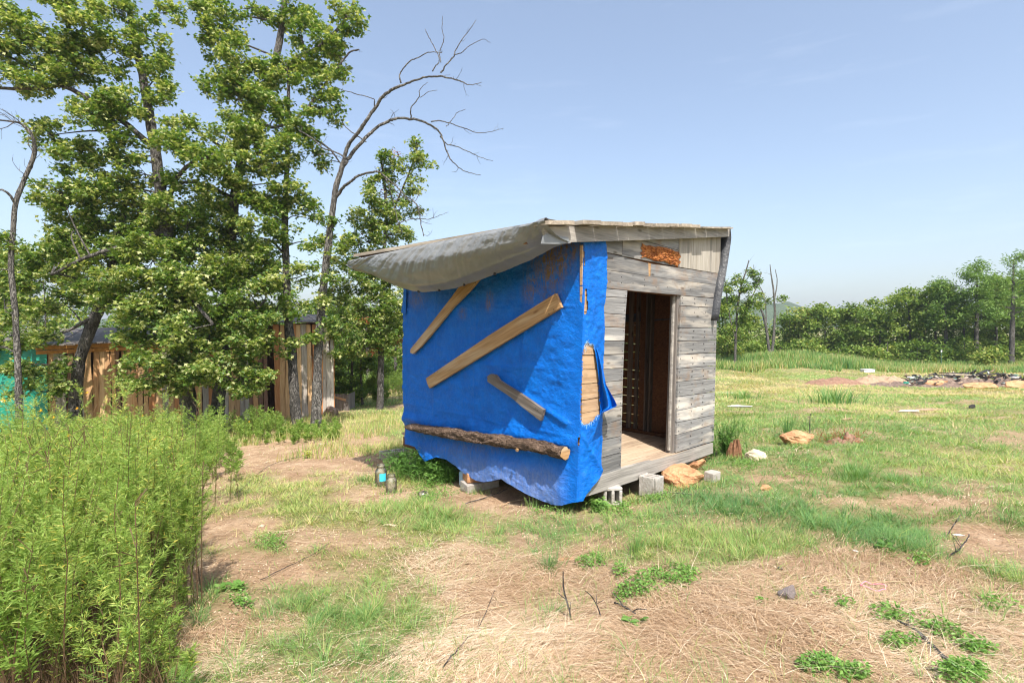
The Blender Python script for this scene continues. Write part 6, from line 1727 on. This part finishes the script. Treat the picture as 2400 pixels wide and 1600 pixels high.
# ---- tall feathery weeds at the left
def feather(bases, heights, rg, nleaf=150, spray=.5, Ll=.045, Wl=.0055, brown=.42, dull=0.0):
    SV, LP, LD, LT, LS = MB(), [], [], [], []
    for bi, (B, Hh) in enumerate(zip(bases, heights)):
        a0 = rg.uniform(0, 6.28); ln = rg.uniform(.03, .28); stt = rg.normal(0, .09)
        m = 7; t = np.linspace(0, 1, m)
        P = B + np.stack([np.cos(a0) * ln * t ** 1.6 * Hh, np.sin(a0) * ln * t ** 1.6 * Hh, Hh * t * (1 - .06 * ln)], -1)
        P[:, :2] += rg.normal(0, .006, (m, 2)) * t[:, None] * 2
        V, Fs = tube(P, np.linspace(.0042, .0012, m), 4, cap=False); SV.add(V, Fs, .16 if rg.random() < .5 else .9 * 0 + .12)
        br = [(P, 1.0)]
        nb_ = int(rg.integers(9, 17))
        for k in range(nb_):
            tt = rg.uniform(.42, .97); i = tt * (m - 1); q = P[int(i)] + (P[min(m - 1, int(i) + 1)] - P[int(i)]) * (i % 1)
            an = rg.uniform(0, 6.28); l = Hh * spray * rg.uniform(.25, .6) * (1.25 - tt)
            d = nrm(np.array([math.cos(an), math.sin(an), rg.uniform(.7, 1.6)]))
            Q = np.stack([q, q + d * l * .5, q + d * l + [0, 0, l * .08]])
            V, Fs = tube(Q, [.0017, .0013, .0007], 3, cap=False); SV.add(V, Fs, .45)
            br.append((Q, l / Hh * 1.2))
        for (Q, wt) in br:
            nl = int(nleaf * (.42 if wt == 1.0 else wt * .55)) + 4
            u = rg.uniform(0.12 if wt == 1. else .0, 1, nl); ii = u * (len(Q) - 1); i0 = np.minimum(ii.astype(int), len(Q) - 2)
            pp = Q[i0] + (Q[i0 + 1] - Q[i0]) * (ii - i0)[:, None]
            ax = nrm(Q[i0 + 1] - Q[i0]); an = rg.uniform(0, 6.28, nl)
            rd = np.stack([np.cos(an), np.sin(an), np.zeros(nl)], -1)
            d = nrm(ax * rg.uniform(.5, 1.5, nl)[:, None] + rd)
            hrel = (pp[:, 2] - B[2]) / Hh
            bt = brown + .08 * vnoise(B[0] * 2, B[1] * 2, seed=241)
            bro = (hrel < bt + rg.normal(0, .07, nl))
            yv = rg.normal(.56, .13, nl) - dull + stt + (rg.random(nl) < .08) * .33
            tt = np.where(bro, rg.uniform(0, .14, nl), np.clip(yv, .24, 1))
            d = np.where(bro[:, None], nrm(d * [1, 1, 0] - [0, 0, 1.2]), d)
            kp = ~(bro & (rg.random(nl) < .35))
            LP.append(pp[kp]); LD.append(d[kp]); LT.append(tt[kp]); LS.append(np.where(bro, .7, 1.0)[kp] * (1.15 - .4 * u[kp]))
    LP, LD, LT, LS = map(np.concatenate, (LP, LD, LT, LS))
    n = len(LP); L = Ll * rg.uniform(.6, 1.3, n) * LS; Wv = Wl * rg.uniform(.7, 1.3, n)
    s = nrm(np.cross(LD, rg.normal(size=(n, 3)))); nn = np.cross(LD, s)
    V = np.stack([LP, LP + LD * (L * .4)[:, None] + s * (Wv / 2)[:, None], LP + LD * L[:, None] - np.array([0, 0, 1.]) * (L * .18)[:, None], LP + LD * (L * .4)[:, None] - s * (Wv / 2)[:, None]], 1).reshape(-1, 3)
    Fq = np.arange(n)[:, None] * 4 + np.array([[0, 1, 2, 3]])
    SV.add(V, Fq, np.repeat(LT, 4))
    return SV
rw = np.random.default_rng(55)
B_, H_ = [], []
while len(B_) < 500:
    yy = rw.uniform(2.25, 6.6); u = rw.uniform(-1.06, -.56)
    edge_ = -.655 + .04 * math.sin(yy * 2.3)
    if u > edge_ + (.02 if yy > 3.2 else -.03): continue
    xx = u * yy
    hb = 1.16 - .09 * max(0, yy - 3.5) - .6 * max(0, u + .66) * 2.0
    hb *= rw.uniform(.72, 1.08) * (1 + .16 * float(vnoise(xx * 1.1, yy * 1.1, seed=290)))
    if rw.random() < .16: hb += rw.uniform(.06, .34)
    B_.append([xx, yy, ground_z(xx, yy) - .02]); H_.append(max(.45, hb))
for (px, py, yy) in [(185, 862, 5.2), (282, 880, 5.0), (345, 890, 5.4), (475, 905, 5.6), (500, 930, 5.7), (60, 900, 4.6), (230, 905, 4.8), (395, 925, 5.2), (555, 985, 6.0), (130, 915, 4.4), (452, 940, 5.2)]:
    tp = at(px, py, yy); gz_ = ground_z(tp[0], yy); B_.append([tp[0] - rw.uniform(0, .12), yy, gz_]); H_.append(float(tp[2] - gz_))
B_ = np.array(B_)
SV = feather(B_, H_, rw, nleaf=430, Ll=.040, Wl=.0040, brown=.33)
B2, H2 = [], []
for k in range(75):
    yy = rw.uniform(2.35, 5.2); xx = (-.655 + rw.uniform(-.10, .035)) * yy; B2.append([xx, yy, ground_z(xx, yy) - .01]); H2.append(rw.uniform(.15, .5))
for k in range(26):
    yy = rw.uniform(2.2, 2.9); xx = rw.uniform(-1.0, -.66) * yy; B2.append([xx, yy, ground_z(xx, yy) - .01]); H2.append(rw.uniform(.3, .75))
S2 = feather(np.array(B2), H2, rw, nleaf=130, Ll=.042, Wl=.0052, brown=.12, dull=.0, spray=.7)
SV.add(np.concatenate(S2.V), [np.concatenate(f) for f in S2.F.values()], np.concatenate(S2.A))
kk = rw.choice(len(B_), 70, replace=False)                 # a coarser, duller second species and bare dead stems among them
S2 = feather(B_[kk] + rw.normal(0, .08, (70, 3)) * [1, 1, 0], np.array(H_)[kk] * rw.uniform(.8, 1.12, 70), rw, nleaf=120, Ll=.062, Wl=.009, brown=.30, dull=.14, spray=.4)
SV.add(np.concatenate(S2.V), [np.concatenate(f) for f in S2.F.values()], np.concatenate(S2.A))
for q in range(90):
    B0 = B_[rw.integers(len(B_))] + [rw.normal(0, .1), rw.normal(0, .1), 0]; h = rw.uniform(.7, 1.25); d2_ = rw.normal(0, .16, 2)
    P = B0 + np.array([[0, 0, 0], [d2_[0] * .3, d2_[1] * .3, h * .5], [d2_[0], d2_[1], h]]); V, Fs = tube(P, [.0035, .0028, .0012], 4, cap=False); SV.add(V, Fs, .08)
    for k in range(8):
        c_ = P[2] - [0, 0, h * rw.uniform(0, .22)]; dd = rw.normal(0, .03, 3) + [0, 0, .03]
        V, Fs = tube([c_, c_ + dd * .6, c_ + dd], [.0018, .0016, .0028], 3, cap=False); SV.add(V, Fs, rw.uniform(.05, .14))
setp(SV.out('tall_weeds', M['weed_leaf']), kind='stuff')
print('COUNT weed verts', SV.n)
# dead undergrowth at the foot of the tall weeds
n = 7000
yy = rw.uniform(2.2, 4.4, n); u = rw.uniform(-1.05, -.64, n); xx = u * yy
V, Fq, T_ = blades(np.stack([xx, yy, ground_z(xx, yy)], -1), rw.uniform(.08, .45, n), rw.uniform(.002, .005, n), rw.uniform(.1, .7, n), rw.uniform(0, 6.28, n), rw.uniform(.0, .14, n), 3, rg=rw)
setp(mk('dead_weed_stalks', V, Fq, M['weed_leaf'], None, {'tint': T_}), kind='stuff')
# looser weeds between the path and the oaks, and around the trunks
B_, H_ = [], []
for (px0, px1, yy0, yy1, n, h0, h1) in [(420, 560, 7.0, 9.5, 60, .2, .5), (560, 800, 10.2, 12.8, 150, .08, .32), (-50, 520, 7.5, 11.5, 190, .4, .85), (480, 660, 11, 13, 60, .3, .7), (780, 950, 19, 25, 200, .5, 1.2)]:
    for k in range(n):
        yy = rw.uniform(yy0, yy1); px = rw.uniform(px0, px1); xx = (px - 1200) / F * yy
        B_.append([xx, yy, ground_z(xx, yy) - .02]); H_.append(rw.uniform(h0, h1))
SV = feather(np.array(B_), H_, rw, nleaf=46, Ll=.062, Wl=.010, brown=.04, spray=.8, dull=.22)
setp(SV.out('roadside_weeds', M['weed_leaf']), kind='stuff')
n = 9000
yy = rw.uniform(8.5, 15.5, n); px = rw.uniform(440, 935, n) + 20 * vnoise(yy * 1.2, 0, seed=300); xx = (px - 1200) / F * yy
kp = vnoise(xx * .9, yy * .9, seed=301) > -.1; xx, yy = xx[kp], yy[kp]; n = len(xx)
V, Fq, T_ = blades(np.stack([xx, yy, ground_z(xx, yy)], -1), rw.uniform(.05, .26, n), rw.uniform(.008, .014, n), rw.uniform(.1, .8, n), rw.uniform(0, 6.28, n), np.clip(rw.normal(.72, .16, n), .3, 1), 2, rg=rw)
setp(mk('dry_path_grass', V, Fq, M['grass'], None, {'tint': T_}), kind='stuff')
# small yellow flowers over the weeds
fb = MB()
for (px, py, yy) in [(190, 922, 5.0), (204, 920, 5.1), (5, 936, 4.2), (10, 940, 4.2), (180, 957, 4.8), (282, 973, 5.0), (333, 974, 5.4), (380, 998, 5.6), (296, 978, 5), (125, 978, 4.6), (584, 988, 7), (350, 1035, 4.6), (362, 1030, 4.6), (355, 1045, 4.6), (160, 1020, 4), (95, 962, 4.4)]:
    p = at(px, py, yy)
    for k in range(7):
        an = k * .9; d = np.array([math.cos(an), math.sin(an) * .6, math.sin(an) * .7])
        q = p + d * .016; s = nrm(np.cross(d, [0, .6, 1])) * .006
        fb.add(np.array([p, p + d * .01 + s, q, p + d * .01 - s]), np.array([[0, 1, 2, 3]]), rng.random())
setp(fb.out('yellow_flowers', M['flower']), kind='stuff')
# tall grass on the far bank and along the wood edge
x, y = scatter(110000, 28, 46, .30, 1.12)
u = x / y; X_, Y_ = proj(np.stack([x, y, ground_z(x, y)], -1))
edge = np.interp(X_, [1640, 1750, 1850, 2000, 2200, 2500], [33, 31, 30, 31.5, 31.5, 31])
keep = y > edge + 1.5 * vnoise(x * .6, y * .3, seed=250)
x, y, X_ = x[keep], y[keep], X_[keep]; n = len(x)
H = rng.uniform(.35, .85, n) * (.7 + .3 * vnoise(x * .5, y * .5, seed=251))
tint = np.clip(.36 + .22 * vnoise(x * .35, y * .5, seed=252) + rng.normal(0, .13, n) + (rng.random(n) < .32) * .45, 0, .95)
V, Fq, T_ = blades(np.stack([x, y, ground_z(x, y)], -1), H, rng.uniform(.035, .06, n), rng.uniform(.05, .6, n), rng.uniform(0, 6.28, n), tint, 1)
setp(mk('tall_bank_grass', V, Fq, M['grass'], None, {'tint': T_}), kind='stuff')

# ---- single clumps that can be told apart
def tuft(px, py, n, h, w, spread, tint, label, cat='grass clump', name='grass_tuft', mat='grass', lean=(.2, .9), group=None, seed=0):
    rg = np.random.default_rng(int(px * 7 + py))
    p = gnd(px, py)
    a_ = rg.uniform(0, 6.28, n); r = np.abs(rg.normal(0, spread, n))
    P = np.stack([p[0] + r * np.cos(a_), p[1] + r * np.sin(a_), 0 * r], -1); P[:, 2] = ground_z(P[:, 0], P[:, 1]) - .01
    V, Fq, T_ = blades(P, h * rg.uniform(.5, 1.1, n), w * rg.uniform(.7, 1.3, n), rg.uniform(*lean, n), a_ + rg.normal(0, .5, n), np.clip(rg.normal(tint, .1, n), 0, 1), 4, rg=rg)
    return setp(mk(name, V, Fq, M[mat], None, {'tint': T_}, loc=p), label, cat, group)
TG = 'single grass tufts in front of the shed'
tuft(1493, 1295, 70, .17, .006, .03, .38, 'bright upright grass tuft in front of the door sill', lean=(.05, .5), group=TG)
tuft(1287, 1330, 160, .13, .004, .06, .12, 'dark blue-green grass tuft at the upper end of the straw', group=TG)
tuft(1285, 1443, 60, .12, .004, .07, .25, 'thin sprawling grass tuft left of the upright dead stem', lean=(.6, 1.6), group=TG)
tuft(1250, 1190, 50, .16, .006, .03, .4, 'tall grass tuft at the lowest point of the blue tarp', lean=(.1, .7), group=TG)
tuft(855, 1128, 150, .13, .005, .09, .3, 'round green grass tuft left of the glass jars', group=TG)
tuft(2005, 1120, 200, .2, .006, .14, .32, 'bright grass clump in front of the red dirt ridge', group=TG)
tuft(1845, 1025, 50, .42, .01, .04, .15, 'tall narrow dark grass tuft left of the meadow boulder', lean=(.05, .3), group=TG)
tuft(2330, 1345, 170, .11, .005, .13, .2, 'blue-green grass clump on straw near the right edge', lean=(.5, 1.4), group=TG)
tuft(1995, 1068 + 30, 120, .12, .006, .09, .3, 'low green tuft between boulder and dark grass', group=TG)
tuft(1960, 945, 160, .55, .02, .5, .2, 'dark shaggy tuft in the middle of the meadow', group=TG)
tuft(1745, 935, 120, .3, .02, .4, .25, 'low shaggy tuft in the meadow near the shed corner', group=TG)
def leafy(px, py, nst, h, Ll, Wl, spread, label, tint=(.35, .8), mat='herb', seed=0, name='leafy_weed', cat='weed', lean=.5, group=None, nlf=12, dy=0):
    rg = np.random.default_rng(int(px * 3 + py)); p = gnd(px, py); p = p + [0, dy, 0]; p[2] = ground_z(p[0], p[1])
    b = MB()
    for k in range(nst):
        a_ = rg.uniform(0, 6.28); r = abs(rg.normal(0, spread)); q = p + [r * math.cos(a_) * 1.6, r * math.sin(a_), 0]; q[2] = ground_z(q[0], q[1])
        hh = h * rg.uniform(.5, 1.1); ln = rg.uniform(0, lean) * hh; a2 = rg.uniform(0, 6.28)
        t = np.linspace(0, 1, 5); Q = q + np.stack([math.cos(a2) * ln * t ** 1.5, math.sin(a2) * ln * t ** 1.5, hh * t], -1)
        V, Fs = tube(Q, np.linspace(.004, .0015, 5), 4, cap=False); b.add(V, Fs, .3)
        n = nlf; u = rg.uniform(.15, 1, n) * 4; i0 = np.minimum(u.astype(int), 3); pp = Q[i0] + (Q[i0 + 1] - Q[i0]) * (u - i0)[:, None]
        an = rg.uniform(0, 6.28, n); d = nrm(np.stack([np.cos(an), np.sin(an), rg.uniform(-.1, .8, n)], -1)); s = nrm(np.cross(d, [0, 0, 1.]) + rg.normal(0, .25, (n, 3)))
        L = Ll * rg.uniform(.6, 1.2, n)[:, None]; W_ = Wl * rg.uniform(.7, 1.2, n)[:, None]
        V = np.stack([pp, pp + d * L * .4 + s * W_ / 2, pp + d * L * .4 - s * W_ / 2, pp + d * L * .8 + s * W_ / 3 - [0, 0, .12] * L, pp + d * L * .8 - s * W_ / 3 - [0, 0, .12] * L, pp + d * L - [0, 0, .3] * L], 1).reshape(-1, 3)
        i = np.arange(n)[:, None] * 6
        b.add(V, [i + np.array([[1, 3, 4, 2]]), i + np.array([[0, 1, 2]]), i + np.array([[3, 5, 4]])], np.repeat(rg.uniform(*tint, n), 6))
    return setp(b.out(name, M[mat], loc=p), label, cat, group)
WG = 'leafy weeds growing at the foot of the shed'
leafy(1005, 1122, 130, .40, .11, .017, .16, 'dense clump of bamboo-like weeds under the far end of the blue tarp', tint=(0, .45), nlf=16, group=WG)
leafy(945, 1104, 55, .34, .10, .015, .11, 'lower part of weeds left of the tarp, with seed heads', tint=(.1, .6), nlf=12, group=WG)
leafy(1052, 1130, 34, .26, .10, .015, .07, 'weeds standing next to the plastic jug under the tarp', tint=(0, .4), nlf=12, group=WG)
leafy(1012, 1142, 5, .16, .07, .018, .03, 'bright single leafy weed in the dirt in front of the tarp', nlf=9, group=WG)
leafy(1330, 1192, 20, .17, .05, .013, .12, 'sprawling vine-like weeds covering the lowest tarp corner', tint=(.3, 1), group=WG, lean=1.2)
leafy(1400, 1200, 16, .12, .05, .03, .08, 'broad-leaved weeds between the tarp corner and the pale block', tint=(.2, .8), group=WG)
leafy(1700, 1068, 60, .48, .035, .012, .12, 'bushy dark green weed against the right corner of the shed', tint=(0, .5), nlf=60, group=WG, dy=.05)
leafy(724, 1072, 7, .14, .06, .022, .04, 'small yellowing seedling on the dirt path', tint=(.75, 1), mat='weed_leaf', nlf=9)
leafy(865, 1064, 3, .2, .035, .015, .02, 'tiny dark seedling left of the grey block in the shadow', tint=(0, .3), nlf=10)
leafy(555, 1385, 5, .05, .06, .035, .04, 'broad-leaved rosette weed on the bare patch beside the tall weeds', tint=(.3, .8), nlf=8)
leafy(2080, 1290, 5, .05, .07, .04, .03, 'broad-leaved rosette weed under the dark grass clump', tint=(0, .4), nlf=8)
leafy(1480, 1465, 3, .03, .06, .02, .02, 'little flat green weed on the straw right of the dead stem', tint=(.2, .6), nlf=7)
# fern-like ragweed in the lower left corner
def frond(px, py, yy, n, size, label):
    rg = np.random.default_rng(int(px)); p = at(px, py, yy); gz_ = ground_z(p[0], p[1]); base = np.array([p[0], p[1] + .0, gz_])
    b = MB()
    for k in range(n):
        a_ = k * 2.4 + rg.uniform(-.3, .3); d = nrm(np.array([math.cos(a_), math.sin(a_), rg.uniform(.5, 1.6)])); q0 = base + [0, 0, rg.uniform(.3, 1) * (p[2] - gz_)]
        L = size * rg.uniform(.7, 1.1); s = nrm(np.cross(d, [0, 0, 1.])); m = 9
        V, Fs = tube([base, q0], [.003, .002], 4, cap=False); b.add(V, Fs, .4)
        for j in range(m):
            t = (j + 1) / m; c = q0 + d * L * t - np.array([0, 0, .35]) * L * t * t
            for sd in (-1, 1):
                dd = nrm(s * sd + d * .6); l = L * .34 * math.sin(math.pi * min(1, t * .8 + .2)) + .006
                e_ = c + dd * l; u_ = nrm(d) * l * .035
                b.add(np.array([c, c + dd * l * .5 + u_, e_, c + dd * l * .5 - u_]), np.array([[0, 1, 2, 3]]), rg.uniform(.4, .8))
                for h_ in (.35, .6, .8):
                    c2 = c + dd * l * h_
                    for s2 in (-1, 1):
                        d3 = nrm(dd + d * s2 * .9); e2 = c2 + d3 * l * .22; b.add(np.array([c2, c2 + d3 * l * .11 + dd * .0008, e2, c2 + d3 * l * .11 - dd * .0008]), np.array([[0, 1, 2, 3]]), rg.uniform(.4, .9))
    return setp(b.out('ragweed', M['herb'], loc=base), label, 'weed', 'ferny ragweed plants at the foot of the tall weeds')
frond(265, 1575, 2.05, 10, .15, 'ferny bright green ragweed in the lower left corner under the tall weeds')
frond(420, 1590, 2.3, 9, .12, 'smaller ferny ragweed right of the corner one')
frond(150, 1610, 2.0, 9, .14, 'ferny ragweed cut by the bottom picture edge at far left')
